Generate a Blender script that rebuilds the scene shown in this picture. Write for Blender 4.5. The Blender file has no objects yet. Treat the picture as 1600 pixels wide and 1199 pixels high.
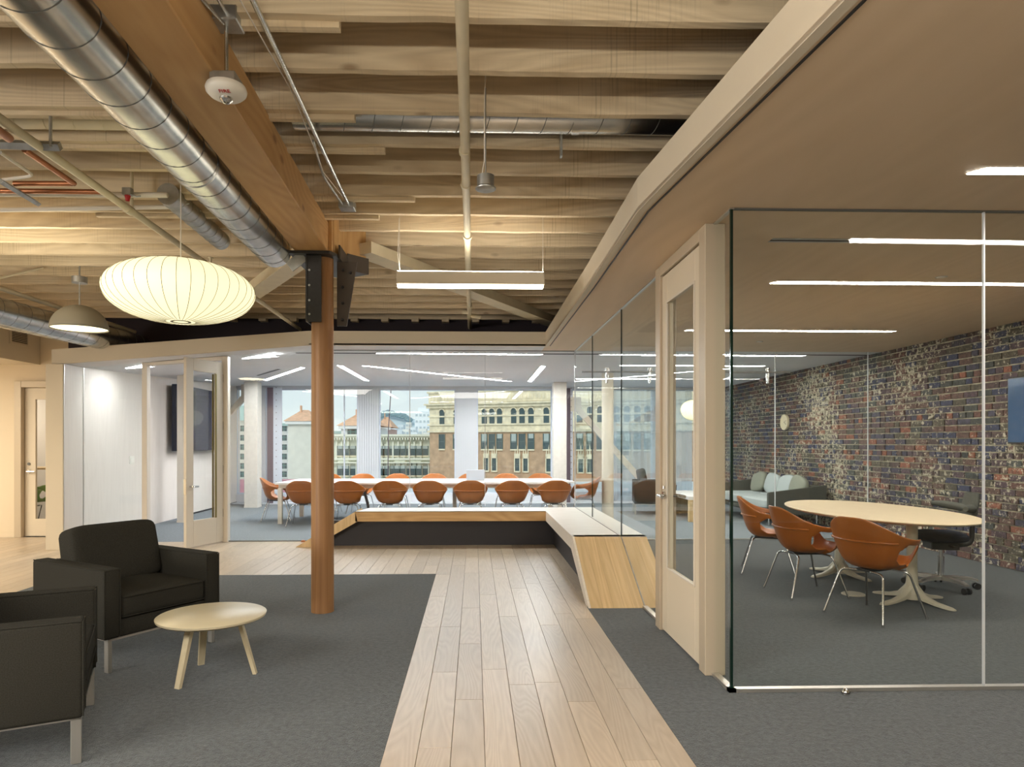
import bpy, bmesh, math, random
from mathutils import Vector, Matrix
random.seed(7)
C = bpy.context.scene.collection
sc = bpy.context.scene
R = math.radians
PI = math.pi

# ------------------------------------------------------------------ camera, sky, lights, exposure
FPX, CXP, HYP, EYE, YAW = 1056., 772., 692., 1.37, R(1.68)
cam = bpy.data.cameras.new('camera'); camo = bpy.data.objects.new('camera', cam); C.objects.link(camo)
camo.location = (0, 0, EYE); camo.rotation_euler = (R(90), 0, -YAW)
cam.sensor_width = 36; cam.lens = 36 * FPX / 1600
cam.shift_x = (800 - CXP) / 1600; cam.shift_y = (HYP - 599.5) / 1600
cam.clip_start = .05; cam.clip_end = 2000
sc.camera = camo
vs = sc.view_settings
vs.view_transform = 'Standard'; vs.look = 'None'; vs.gamma = 1; vs.use_curve_mapping = False
vs.exposure = 0.0
cy = sc.cycles
cy.use_denoising = True
cy.max_bounces = 10; cy.diffuse_bounces = 5; cy.glossy_bounces = 5; cy.transmission_bounces = 8
cy.transparent_max_bounces = 40; cy.sample_clamp_indirect = 6; cy.caustics_reflective = False; cy.caustics_refractive = False
cy.blur_glossy = 0.5

w = bpy.data.worlds.new('sky'); sc.world = w; w.use_nodes = True
nt = w.node_tree; nt.nodes.clear()
wo = nt.nodes.new('ShaderNodeOutputWorld'); wb = nt.nodes.new('ShaderNodeBackground')
tc = nt.nodes.new('ShaderNodeTexCoord'); sp = nt.nodes.new('ShaderNodeSeparateXYZ'); cr = nt.nodes.new('ShaderNodeValToRGB')
nt.links.new(tc.outputs['Generated'], sp.inputs[0]); nt.links.new(sp.outputs['Z'], cr.inputs[0])
cr.color_ramp.elements[0].position = 0.0; cr.color_ramp.elements[0].color = (.76, .84, .86, 1)
cr.color_ramp.elements[1].position = .5; cr.color_ramp.elements[1].color = (.62, .76, .90, 1)
nt.links.new(cr.outputs[0], wb.inputs[0]); wb.inputs[1].default_value = 1.15
nt.links.new(wb.outputs[0], wo.inputs[0])

def area(name, loc, rot, sx, sy, power, col):
    l = bpy.data.lights.new(name, 'AREA'); l.shape = 'RECTANGLE'; l.size = sx; l.size_y = sy; l.energy = power; l.color = col
    o = bpy.data.objects.new(name, l); C.objects.link(o); o.location = loc; o.rotation_euler = rot
    return o
WARM = (1., .80, .56); NEUT = (1., .90, .78); COOL = (.80, .90, 1.)
# unseen area lights added as fill; the centre uplight is an inferred pendant
area('lamp_hall_left', (-8.0, 7.1, 2.44), (0, 0, 0), 1.2, 3.2, 170, (1., .93, .78))
area('lamp_lounge_near', (-3.4, .4, 2.75), (0, 0, 0), 2.0, 1.8, 165, (1., .94, .84))
area('lamp_centre_up', (0.2, .3, 2.35), (PI, 0, 0), 2.4, .25, 115, (1., .92, .78))
area('lamp_centre_down', (0.0, -.9, 2.75), (0, 0, 0), 2.0, 2.4, 200, (1., .95, .88))
area('lamp_left_up', (-4.6, 5.6, 2.45), (PI, 0, 0), 2.5, .3, 36, (1., .91, .70))
# unseen daylight panel added by the left wall to brighten the room
area('window_row_left', (-9.05, -2.6, 1.6), (R(90), 0, R(-90)), 2.6, 2.3, 620, (1., .98, .94))
# soft sun added under an overcast sky to brighten the facades opposite
sl_ = bpy.data.lights.new('hazy_sun', 'SUN'); sl_.energy = 1.5; sl_.angle = R(20); sl_.color = (1., .97, .90)
so_ = bpy.data.objects.new('hazy_sun', sl_); C.objects.link(so_); so_.rotation_euler = (R(52), 0, R(-18))
def portal(name, loc, sx, sy):
    o = area(name, loc, (R(-90), 0, 0), sx, sy, 1, (1, 1, 1)); o.data.cycles.is_portal = True
#portal('window_portal', (.1, 15.85, 1.4), 11.4, 2.4)

# ------------------------------------------------------------------ projection helper: where a sight line meets a plane
_c, _s = math.cos(YAW), math.sin(YAW)
def at(px, py, X=None, Y=None, Z=None, pl=None):
    a = (px - CXP) / FPX; b = -(py - HYP) / FPX
    r = (_c * a + _s, -_s * a + _c, b)
    if X is not None: t = X / r[0]
    elif Y is not None: t = Y / r[1]
    elif Z is not None: t = (Z - EYE) / r[2]
    else:
        (x0, y0), (x1, y1) = pl; nx, ny = y1 - y0, x0 - x1
        t = (nx * x0 + ny * y0) / (nx * r[0] + ny * r[1])
    return Vector((r[0] * t, r[1] * t, EYE + r[2] * t))

# ------------------------------------------------------------------ materials
def newmat(name):
    m = bpy.data.materials.new(name); m.use_nodes = True
    return m, m.node_tree, m.node_tree.nodes['Principled BSDF']
def plain(name, col, rough=.5, metal=0., spec=.5, noise=0., nscale=20., bump=0., bscale=200., coord='Object'):
    m, t, b = newmat(name)
    b.inputs['Base Color'].default_value = (*col, 1); b.inputs['Roughness'].default_value = rough
    b.inputs['Metallic'].default_value = metal; b.inputs['Specular IOR Level'].default_value = spec
    if noise or bump:
        tcn = t.nodes.new('ShaderNodeTexCoord')
    if noise:
        n = t.nodes.new('ShaderNodeTexNoise'); n.inputs['Scale'].default_value = nscale; n.inputs['Detail'].default_value = 6
        t.links.new(tcn.outputs[coord], n.inputs['Vector'])
        r = t.nodes.new('ShaderNodeValToRGB')
        r.color_ramp.elements[0].position = .3; r.color_ramp.elements[1].position = .7
        r.color_ramp.elements[0].color = (*[max(0, c * (1 - noise)) for c in col], 1)
        r.color_ramp.elements[1].color = (*[min(1, c * (1 + noise)) for c in col], 1)
        t.links.new(n.outputs[0], r.inputs[0]); t.links.new(r.outputs[0], b.inputs['Base Color'])
    if bump:
        n2 = t.nodes.new('ShaderNodeTexNoise'); n2.inputs['Scale'].default_value = bscale; n2.inputs['Detail'].default_value = 3
        t.links.new(tcn.outputs[coord], n2.inputs['Vector'])
        bp = t.nodes.new('ShaderNodeBump'); bp.inputs['Strength'].default_value = bump; bp.inputs['Distance'].default_value = .01
        t.links.new(n2.outputs[0], bp.inputs['Height']); t.links.new(bp.outputs[0], b.inputs['Normal'])
    return m
def emit(name, col, s):
    m, t, b = newmat(name); t.nodes.remove(b)
    e = t.nodes.new('ShaderNodeEmission'); e.inputs[0].default_value = (*col, 1); e.inputs[1].default_value = s
    t.links.new(e.outputs[0], t.nodes['Material Output'].inputs[0]); return m
def wood(name, c1, c2, axis=1, scale=1., rough=.4, rings=3., stretch=14., jitter=.25, bump=.05, saw=0., knots=0., coordsrc='Object', spec=.4, coat=0, svec=None):
    """grain runs along axis (0 x, 1 y, 2 z); each piece shifts its own pattern and tone"""
    m, t, b = newmat(name); N = t.nodes.new; L = t.links.new
    tcn = N('ShaderNodeTexCoord') if coordsrc != 'Position' else N('ShaderNodeNewGeometry')
    oi = N('ShaderNodeObjectInfo')
    mp = N('ShaderNodeMapping'); s = [scale * stretch] * 3; s[axis] = scale
    if svec: s = svec
    mp.inputs['Scale'].default_value = s
    add = N('ShaderNodeVectorMath'); add.operation = 'ADD'
    mul = N('ShaderNodeVectorMath'); mul.operation = 'SCALE'; mul.inputs['Scale'].default_value = 37.
    comb = N('ShaderNodeCombineXYZ')
    for i in range(3): L(oi.outputs['Random'], comb.inputs[i])
    L(comb.outputs[0], mul.inputs[0]); L(tcn.outputs[coordsrc], mp.inputs[0]); L(mp.outputs[0], add.inputs[0]); L(mul.outputs[0], add.inputs[1])
    n = N('ShaderNodeTexNoise'); n.inputs['Scale'].default_value = .35; n.inputs['Detail'].default_value = 2; n.inputs['Distortion'].default_value = .4
    L(add.outputs[0], n.inputs['Vector'])
    m1 = N('ShaderNodeMath'); m1.operation = 'MULTIPLY'; m1.inputs[1].default_value = rings * 6; L(n.outputs[0], m1.inputs[0])
    m2 = N('ShaderNodeMath'); m2.operation = 'PINGPONG'; m2.inputs[1].default_value = .5; L(m1.outputs[0], m2.inputs[0])
    n2 = N('ShaderNodeTexNoise'); n2.inputs['Scale'].default_value = 6; n2.inputs['Detail'].default_value = 5; L(add.outputs[0], n2.inputs['Vector'])
    mx = N('ShaderNodeMath'); mx.operation = 'MULTIPLY_ADD'; mx.inputs[1].default_value = .8; L(m2.outputs[0], mx.inputs[0])
    m3 = N('ShaderNodeMath'); m3.operation = 'MULTIPLY'; m3.inputs[1].default_value = .6; L(n2.outputs[0], m3.inputs[0]); L(m3.outputs[0], mx.inputs[2])
    r = N('ShaderNodeValToRGB'); r.color_ramp.elements[0].position = .18; r.color_ramp.elements[1].position = .75
    r.color_ramp.elements[0].color = (*c2, 1); r.color_ramp.elements[1].color = (*c1, 1)
    L(mx.outputs[0], r.inputs[0])
    hv = N('ShaderNodeHueSaturation'); vr = N('ShaderNodeMapRange'); vr.inputs[3].default_value = 1 - jitter; vr.inputs[4].default_value = 1 + jitter
    L(oi.outputs['Random'], vr.inputs[0]); L(vr.outputs[0], hv.inputs['Value']); L(r.outputs[0], hv.inputs['Color'])
    col = hv.outputs[0]; hgt = mx.outputs[0]
    if saw:
        mp2 = N('ShaderNodeMapping'); s2 = [1.5] * 3; s2[axis] = 85; mp2.inputs['Scale'].default_value = s2
        L(tcn.outputs[coordsrc], mp2.inputs[0])
        n3 = N('ShaderNodeTexNoise'); n3.inputs['Scale'].default_value = 1.; n3.inputs['Detail'].default_value = 4; L(mp2.outputs[0], n3.inputs['Vector'])
        n4 = N('ShaderNodeTexNoise'); n4.inputs['Scale'].default_value = 2.2; n4.inputs['Detail'].default_value = 3; L(tcn.outputs[coordsrc], n4.inputs['Vector'])
        r3 = N('ShaderNodeMapRange'); r3.inputs[1].default_value = .52; r3.inputs[2].default_value = .68; L(n3.outputs[0], r3.inputs[0])
        r4 = N('ShaderNodeMapRange'); r4.inputs[1].default_value = .45; r4.inputs[2].default_value = .7; L(n4.outputs[0], r4.inputs[0])
        mm = N('ShaderNodeMath'); mm.operation = 'MULTIPLY'; L(r3.outputs[0], mm.inputs[0]); L(r4.outputs[0], mm.inputs[1])
        mm2 = N('ShaderNodeMath'); mm2.operation = 'MULTIPLY'; mm2.inputs[1].default_value = saw; L(mm.outputs[0], mm2.inputs[0])
        mc = N('ShaderNodeMixRGB'); L(mm2.outputs[0], mc.inputs[0]); L(col, mc.inputs[1]); mc.inputs[2].default_value = (c2[0] * .45, c2[1] * .42, c2[2] * .4, 1)
        col = mc.outputs[0]
    if knots:
        mp3 = N('ShaderNodeMapping'); s3 = [4.5] * 3; s3[axis] = 2.2; mp3.inputs['Scale'].default_value = s3
        a3 = N('ShaderNodeVectorMath'); a3.operation = 'ADD'
        L(tcn.outputs[coordsrc], mp3.inputs[0]); L(mp3.outputs[0], a3.inputs[0]); L(mul.outputs[0], a3.inputs[1])
        v = N('ShaderNodeTexVoronoi'); v.inputs['Scale'].default_value = 1.; L(a3.outputs[0], v.inputs['Vector'])
        rk = N('ShaderNodeMapRange'); rk.inputs[1].default_value = .05; rk.inputs[2].default_value = .13; rk.inputs[3].default_value = knots; rk.inputs[4].default_value = 0
        L(v.outputs['Distance'], rk.inputs[0])
        mk = N('ShaderNodeMixRGB'); L(rk.outputs[0], mk.inputs[0]); L(col, mk.inputs[1]); mk.inputs[2].default_value = (c2[0] * .4, c2[1] * .3, c2[2] * .25, 1)
        col = mk.outputs[0]
    L(col, b.inputs['Base Color'])
    b.inputs['Roughness'].default_value = rough; b.inputs['Specular IOR Level'].default_value = spec
    if coat: b.inputs['Coat Weight'].default_value = coat; b.inputs['Coat Roughness'].default_value = .2
    bp = N('ShaderNodeBump'); bp.inputs['Strength'].default_value = bump; bp.inputs['Distance'].default_value = .01
    L(hgt, bp.inputs['Height']); L(bp.outputs[0], b.inputs['Normal'])
    return m
def glassmat(name, tint=(.975, .99, .983), ior=1.32, rough=0.):
    m, t, b = newmat(name); t.nodes.remove(b); N = t.nodes.new; L = t.links.new
    tr = N('ShaderNodeBsdfTransparent'); tr.inputs[0].default_value = (*tint, 1)
    gl = N('ShaderNodeBsdfGlossy'); gl.inputs['Roughness'].default_value = rough; gl.inputs[0].default_value = (1, 1, 1, 1)
    g = N('ShaderNodeNewGeometry'); dt = N('ShaderNodeVectorMath'); dt.operation = 'DOT_PRODUCT'; L(g.outputs['Normal'], dt.inputs[0]); L(g.outputs['Incoming'], dt.inputs[1])
    ab = N('ShaderNodeMath'); ab.operation = 'ABSOLUTE'; L(dt.outputs['Value'], ab.inputs[0])
    su = N('ShaderNodeMath'); su.operation = 'SUBTRACT'; su.inputs[0].default_value = 1; L(ab.outputs[0], su.inputs[1])
    po = N('ShaderNodeMath'); po.operation = 'POWER'; po.inputs[1].default_value = 5; L(su.outputs[0], po.inputs[0])
    f0 = ((ior - 1) / (ior + 1)) ** 2
    fr = N('ShaderNodeMath'); fr.operation = 'MULTIPLY_ADD'; fr.inputs[1].default_value = .28; fr.inputs[2].default_value = f0; L(po.outputs[0], fr.inputs[0])
    mx = N('ShaderNodeMixShader'); L(fr.outputs[0], mx.inputs[0]); L(tr.outputs[0], mx.inputs[1]); L(gl.outputs[0], mx.inputs[2])
    L(mx.outputs[0], t.nodes['Material Output'].inputs[0]); return m

M = {}
M['plank'] = wood('ash_plank', (.52, .425, .315), (.43, .34, .245), axis=1, scale=1.1, rings=5, stretch=9, jitter=.11, rough=.34, bump=.04, spec=.45)
M['carpet'] = plain('grey_carpet', (.092, .094, .091), .95, spec=.1, noise=.28, nscale=38, bump=.8, bscale=150)
_b = M['carpet'].node_tree.nodes['Principled BSDF']; _b.inputs['Sheen Weight'].default_value = .32; _b.inputs['Sheen Roughness'].default_value = .22; _b.inputs['Sheen Tint'].default_value = (.8, .92, 1., 1)
M['joist'] = wood('whitewashed_joist', (.72, .60, .42), (.57, .46, .31), axis=0, scale=.7, rings=4, stretch=10, jitter=.07, rough=.8, saw=.5, knots=.6, spec=.15, bump=.2)
M['deck'] = wood('deck_board', (.42, .33, .21), (.34, .26, .16), axis=1, scale=.7, rings=2, rough=.85, saw=.4, spec=.1)
M['beam'] = wood('fir_beam', (.58, .35, .15), (.48, .27, .105), axis=1, scale=.5, rings=4, stretch=9, jitter=0, rough=.55, knots=.7, bump=.08)
M['beam_end'] = wood('fir_beam_stub', (.58, .36, .155), (.48, .28, .11), axis=2, scale=.6, rings=4, stretch=9, jitter=0, rough=.6, knots=.5)
M['post'] = wood('fir_post', (.40, .215, .095), (.29, .145, .06), axis=2, scale=.35, rings=3, stretch=45, jitter=0, rough=.45)
M['soffit'] = wood('maple_veneer', (.72, .56, .385), (.67, .515, .345), axis=1, scale=.35, rings=3, stretch=7, jitter=0, rough=.55, bump=.01)
M['bench'] = wood('bench_hickory', (.67, .49, .27), (.55, .38, .19), axis=2, rings=2, jitter=.07, rough=.4, svec=[9, .7, .7])
M['bench_top'] = wood('bench_top_ash', (.82, .76, .69), (.74, .68, .60), axis=0, scale=.8, rings=3, stretch=9, jitter=.04, rough=.28)
M['fascia'] = plain('warm_white_paint', (.66, .59, .47), .6, spec=.2)
M['white'] = plain('white_paint', (.78, .73, .65), .6, spec=.2)
M['cream'] = plain('cream_paint', (.72, .62, .47), .6, spec=.2)
M['panelw'] = wood('white_wood_panel', (.72, .66, .60), (.68, .62, .56), axis=2, scale=.6, rings=3, stretch=12, jitter=0, rough=.45, bump=.01)
M['pipe'] = plain('cream_pipe', (.66, .58, .41), .5, noise=.05, nscale=8)
M['galv'] = plain('galvanised_steel', (.62, .63, .62), .27, metal=1., noise=.12, nscale=9)
M['galv_dull'] = plain('dull_galvanised', (.45, .46, .45), .42, metal=.9, noise=.15, nscale=20)
M['steel'] = plain('chrome_steel', (.66, .66, .66), .18, metal=1.)
M['alu'] = plain('brushed_aluminium', (.70, .68, .64), .35, metal=.9)
M['seamd'] = plain('dark_seam', (.16, .16, .15), .6, metal=.5)
M['black'] = plain('black_steel', (.022, .021, .022), .45, noise=.2, nscale=40)
M['darkwall'] = plain('dark_ledger', (.022, .014, .020), .8)
M['plinth'] = plain('charcoal_plinth', (.024, .022, .026), .6)
M['strap'] = plain('bronze_steel_plate', (.085, .07, .06), .5, metal=.4)
M['orange'] = plain('orange_shell', (.33, .100, .013), .33, spec=.5, noise=.04, nscale=6)
M['whiteplastic'] = plain('white_plastic', (.78, .75, .68), .35)
M['frame'] = plain('champagne_frame', (.52, .44, .33), .45, metal=.15)
M['frame_light'] = plain('pale_frame', (.66, .60, .51), .45, metal=.1)
M['doorp'] = plain('door_paint', (.68, .60, .47), .5)
M['charcoal'] = plain('charcoal_fabric', (.040, .038, .031), .95, spec=.1, noise=.25, nscale=220, bump=.5, bscale=500)
M['greyfab'] = plain('grey_fabric', (.085, .088, .078), .95, spec=.1, noise=.2, nscale=200, bump=.4, bscale=500)
M['lightfab'] = plain('light_grey_fabric', (.36, .40, .40), .95, spec=.1, noise=.1, nscale=200, bump=.3, bscale=400)
M['midfab'] = plain('mid_grey_fabric', (.22, .23, .19), .95, spec=.1, noise=.1, nscale=200, bump=.3, bscale=400)
M['navyfab'] = plain('navy_fabric', (.02, .025, .04), .9, spec=.15, noise=.2, nscale=200)
M['tabletop'] = wood('pale_tabletop', (.68, .56, .38), (.62, .50, .33), axis=1, scale=.8, rings=3, stretch=8, jitter=0, rough=.32, bump=.01)
M['coffee'] = plain('cream_lacquer', (.74, .66, .46), .35, noise=.03, nscale=8)
M['legash'] = wood('ash_leg', (.70, .62, .43), (.62, .54, .36), axis=2, scale=1.5, rings=2, stretch=9, jitter=.02, rough=.45)
M['whitetop'] = plain('white_tabletop', (.80, .78, .75), .3)
M['concrete'] = plain('painted_concrete', (.62, .58, .52), .7, noise=.06, nscale=14)
M['pier'] = plain('pale_pier', (.62, .63, .66), .7)
M['rivet'] = plain('purple_steel', (.12, .085, .11), .6)
M['flange'] = plain('white_steel', (.62, .66, .74), .6)
M['glass'] = glassmat('clear_glass')
M['glasst'] = glassmat('window_glass', (.985, .995, .99), 1.35)
M['gedge'] = plain('glass_edge', (.003, .018, .012), .1)
M['gjoint'] = plain('glass_joint', (.62, .64, .66), .3)
M['screen'] = plain('tv_screen', (.006, .010, .03), .08, spec=.6)
M['copper'] = plain('copper_pipe', (.38, .15, .065), .4, metal=.6, noise=.1)
M['red'] = plain('red_print', (.45, .02, .02), .5)
M['green'] = plain('green_plastic', (.12, .30, .02), .4)
M['darkgrille'] = plain('dark_void', (.02, .02, .02), .8)
M['lamp'] = emit('lamp_tube', (1., .94, .86), 78.)
M['lampc'] = emit('lamp_tube_conference', (.94, .97, 1.), 105.)
M['pendant_glow'] = emit('pendant_tube', (1., .90, .72), 14.)
M['domeglow'] = emit('dome_glow', (1., .88, .55), 3.)
# bubble lamp skin: light passes through a translucent wrap
m, t, b = newmat('bubble_skin')
b.inputs['Base Color'].default_value = (.85, .80, .58, 1); b.inputs['Roughness'].default_value = .6
b.inputs['Emission Color'].default_value = (1., .93, .58, 1); b.inputs['Emission Strength'].default_value = 1.0
M['bubble'] = m

# brick
def brickmat():
    m, t, b = newmat('painted_brick'); N = t.nodes.new; L = t.links.new
    g = N('ShaderNodeNewGeometry'); oi = N('ShaderNodeObjectInfo')
    a = N('ShaderNodeMath'); a.operation = 'MULTIPLY_ADD'; a.inputs[1].default_value = 7.31; L(g.outputs['Random Per Island'], a.inputs[0])
    k = N('ShaderNodeMath'); k.operation = 'MULTIPLY'; k.inputs[1].default_value = 3.17; L(oi.outputs['Random'], k.inputs[0]); L(k.outputs[0], a.inputs[2])
    f = N('ShaderNodeMath'); f.operation = 'FRACT'; L(a.outputs[0], f.inputs[0])
    r = N('ShaderNodeValToRGB'); r.color_ramp.interpolation = 'CONSTANT'
    cols = [(.042, .038, .058), (.088, .050, .040), (.060, .038, .036), (.070, .060, .042), (.032, .036, .070), (.105, .050, .040), (.066, .042, .050), (.045, .048, .044), (.19, .070, .042)]
    els = r.color_ramp.elements; els[0].color = (*cols[0], 1); els[1].position = .94; els[1].color = (*cols[-1], 1)
    for i, c in enumerate(cols[1:-1]):
        e = els.new((i + 1) * .94 / (len(cols) - 1)); e.color = (*c, 1)
    L(f.outputs[0], r.inputs[0])
    n = N('ShaderNodeTexNoise'); n.inputs['Scale'].default_value = 26; n.inputs['Detail'].default_value = 8; n.inputs['Roughness'].default_value = .7; L(g.outputs['Position'], n.inputs['Vector'])
    r2 = N('ShaderNodeMapRange'); r2.inputs[1].default_value = .38; r2.inputs[2].default_value = .7; r2.inputs[3].default_value = .55; r2.inputs[4].default_value = 1.9; L(n.outputs[0], r2.inputs[0])
    h = N('ShaderNodeHueSaturation'); L(r.outputs[0], h.inputs['Color']); L(r2.outputs[0], h.inputs['Value'])
    n2 = N('ShaderNodeTexNoise'); n2.inputs['Scale'].default_value = 15; n2.inputs['Detail'].default_value = 8; n2.inputs['Roughness'].default_value = .75; L(g.outputs['Position'], n2.inputs['Vector'])
    n3 = N('ShaderNodeTexNoise'); n3.inputs['Scale'].default_value = 1.1; n3.inputs['Detail'].default_value = 2; L(g.outputs['Position'], n3.inputs['Vector'])
    ad = N('ShaderNodeMath'); ad.operation = 'MULTIPLY_ADD'; ad.inputs[1].default_value = .35; L(n3.outputs[0], ad.inputs[0]); L(n2.outputs[0], ad.inputs[2])
    th = N('ShaderNodeMapRange'); th.inputs[1].default_value = .738; th.inputs[2].default_value = .758; L(ad.outputs[0], th.inputs[0])
    mx = N('ShaderNodeMixRGB'); L(th.outputs[0], mx.inputs[0]); L(h.outputs[0], mx.inputs[1]); mx.inputs[2].default_value = (.50, .45, .34, 1)
    L(mx.outputs[0], b.inputs['Base Color']); b.inputs['Roughness'].default_value = .75
    bp = N('ShaderNodeBump'); bp.inputs['Strength'].default_value = .5; bp.inputs['Distance'].default_value = .01; L(n.outputs[0], bp.inputs['Height']); L(bp.outputs[0], b.inputs['Normal'])
    return m
M['brick'] = brickmat()
M['mortar'] = plain('old_mortar', (.36, .33, .24), .9, noise=.5, nscale=14)
M['brickfar'] = None

# ------------------------------------------------------------------ mesh helpers
def xf(bm, verts, mat): bmesh.ops.transform(bm, matrix=mat, verts=verts)
def box(bm, x0, x1, y0, y1, z0, z1, bev=0., seg=2, mat=None, mi=0):
    r = bmesh.ops.create_cube(bm, size=1); vs_ = r['verts']
    xf(bm, vs_, Matrix.Translation(((x0 + x1) / 2, (y0 + y1) / 2, (z0 + z1) / 2)) @ Matrix.Diagonal((abs(x1 - x0), abs(y1 - y0), abs(z1 - z0), 1)))
    fs = {f for v in vs_ for f in v.link_faces}
    for f in fs: f.material_index = mi
    if bev:
        es = {e for v in vs_ for e in v.link_edges}
        g = bmesh.ops.bevel(bm, geom=list(es), offset=bev, segments=seg, profile=.5, affect='EDGES')
        vs_ = list({v for f in g['faces'] for v in f.verts} | {v for v in vs_ if v.is_valid})
        for f in {f for v in vs_ for f in v.link_faces}: f.material_index = mi
    if mat is not None: xf(bm, vs_, mat)
    return vs_
def prism(bm, pts, z0, z1, mi=0):
    """pts plan polygon; z0/z1 numbers or lists"""
    n = len(pts)
    zl = z0 if isinstance(z0, (list, tuple)) else [z0] * n
    zh = z1 if isinstance(z1, (list, tuple)) else [z1] * n
    a = [bm.verts.new((p[0], p[1], zl[i])) for i, p in enumerate(pts)]
    b = [bm.verts.new((p[0], p[1], zh[i])) for i, p in enumerate(pts)]
    fs = [bm.faces.new(a[::-1]), bm.faces.new(b)]
    for i in range(n): fs.append(bm.faces.new((a[i], a[(i + 1) % n], b[(i + 1) % n], b[i])))
    for f in fs: f.material_index = mi
    return a + b
def loft(bm, rings, cap=True, mi=0, closed=True):
    rs = [[bm.verts.new(p) for p in r] for r in rings]; n = len(rs[0])
    for i in range(len(rs) - 1):
        for j in range(n if closed else n - 1):
            f = bm.faces.new((rs[i][j], rs[i][(j + 1) % n], rs[i + 1][(j + 1) % n], rs[i + 1][j])); f.material_index = mi
    if cap and closed:
        bm.faces.new(rs[0][::-1]).material_index = mi; bm.faces.new(rs[-1]).material_index = mi
    return rs
def tube(bm, pts, r, n=8, mi=0, rads=None, cap=True):
    pts = [Vector(p) for p in pts]; rings = []; up = None
    for i, p in enumerate(pts):
        d = (pts[min(i + 1, len(pts) - 1)] - pts[max(i - 1, 0)]).normalized()
        if up is None:
            a = Vector((0, 0, 1)) if abs(d.z) < .9 else Vector((1, 0, 0)); up = a
        s = d.cross(up).normalized(); u = s.cross(d).normalized(); up = u
        rr = rads[i] if rads else r
        rings.append([p + (s * math.cos(2 * PI * k / n) + u * math.sin(2 * PI * k / n)) * rr for k in range(n)])
    loft(bm, rings, cap, mi)
def bend(pts, rad=.03, seg=5):
    pts = [Vector(p) for p in pts]; out = [pts[0]]
    for i in range(1, len(pts) - 1):
        a, b_, c = pts[i - 1], pts[i], pts[i + 1]
        d1 = (a - b_).normalized(); d2 = (c - b_).normalized(); r = min(rad, (a - b_).length * .45, (c - b_).length * .45)
        for k in range(seg + 1):
            tt = k / seg; out.append((b_ + d1 * r) * (1 - tt) ** 2 + b_ * 2 * tt * (1 - tt) + (b_ + d2 * r) * tt ** 2)
    out.append(pts[-1]); return out
def lathe(bm, prof, n=32, c=(0, 0, 0), mi=0, cap=True):
    rings = [[(c[0] + r * math.cos(2 * PI * k / n), c[1] + r * math.sin(2 * PI * k / n), c[2] + z) for k in range(n)] for r, z in prof]
    return loft(bm, rings, cap, mi)
def mkmesh(name, bm, mats, smooth=False):
    bmesh.ops.recalc_face_normals(bm, faces=bm.faces)
    me = bpy.data.meshes.new(name); bm.to_mesh(me); bm.free()
    for m_ in (mats if isinstance(mats, (list, tuple)) else [mats]): me.materials.append(m_)
    if smooth:
        me.polygons.foreach_set('use_smooth', [True] * len(me.polygons))
        try: me.set_sharp_from_angle(angle=R(38))
        except Exception: pass
    return me
def obj(name, me, parent=None, loc=None):
    o = bpy.data.objects.new(name, me); C.objects.link(o)
    if parent is not None: o.parent = parent
    if loc is not None: o.location = loc
    return o
def part(name, bm, mats, parent, smooth=False, off=None, label=None):
    if off is not None: bmesh.ops.translate(bm, vec=-Vector(off), verts=bm.verts)
    o = obj(name, mkmesh(name, bm, mats, smooth), parent)
    if label: o['label'] = label
    return o
def thing(name, label, cat, loc=(0, 0, 0), rz=0, group=None):
    o = bpy.data.objects.new(name, None); C.objects.link(o); o.empty_display_size = .1
    o.location = loc; o.rotation_euler = (0, 0, rz); o['label'] = label; o['category'] = cat
    if group: o['group'] = group
    return o
def tag(o, label, cat, group=None):
    o['label'] = label; o['category'] = cat
    if group: o['group'] = group
    return o
def structure(name, bm, mats, label=None, parent=None, smooth=False, kind='structure', cat=None):
    o = obj(name, mkmesh(name, bm, mats, smooth), parent)
    if parent is None:
        o['kind'] = kind
    if label: o['label'] = label
    if cat: o['category'] = cat
    return o
def copy_tree(o, parent=None):
    c = o.copy(); C.objects.link(c)
    if parent is not None: c.parent = parent
    for ch in list(o.children): copy_tree(ch, c)
    return c
def bake(me, mods):
    o = bpy.data.objects.new('tmp', me); C.objects.link(o)
    for ty, kw in mods:
        md = o.modifiers.new('m', ty)
        for k, v in kw.items(): setattr(md, k, v)
    dg = bpy.context.evaluated_depsgraph_get(); dg.update()
    me2 = bpy.data.meshes.new_from_object(o.evaluated_get(dg))
    bpy.data.objects.remove(o); return me2
NB = bmesh.new

# ------------------------------------------------------------------ floor
bm = NB(); box(bm, -9.2, 6.2, -4.2, 15.9, -.2, -.02)
floor = structure('floor', bm, M['plinth'], 'office floor of pale ash planks between fields of grey carpet', cat='floor')
def carpet(pts):
    bm = NB(); prism(bm, pts, -.02, 0.0); part('carpet', bm, M['carpet'], floor)
carpet([(-4.2, -4.1), (-.40, -4.1), (-.40, 7.07), (-4.2, 7.07)])
carpet([(.94, -4.1), (5.8, -4.1), (5.8, 9.46), (1.24, 9.46), (1.24, 5.62), (.94, 5.62)])
_k = M['carpet']; M['carpet'] = plain('pale_blue_grey_carpet', (.19, .21, .225), .95, spec=.1, noise=.2, nscale=38, bump=.6, bscale=150)  # same carpet by the windows, daylight put into a paler, bluer colour
carpet([(-5.45, 9.46), (5.8, 9.46), (5.8, 15.7), (-5.45, 15.7)]); M['carpet'] = _k
pm = []
for L_ in (1.0, 1.5, 2.0, 2.5):
    bm = NB(); box(bm, -.0735, .0735, 0, L_ - .002, -.02, .0, .0012, 1); pm.append((L_, mkmesh('plank', bm, M['plank'])))
nplank = 0
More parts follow.
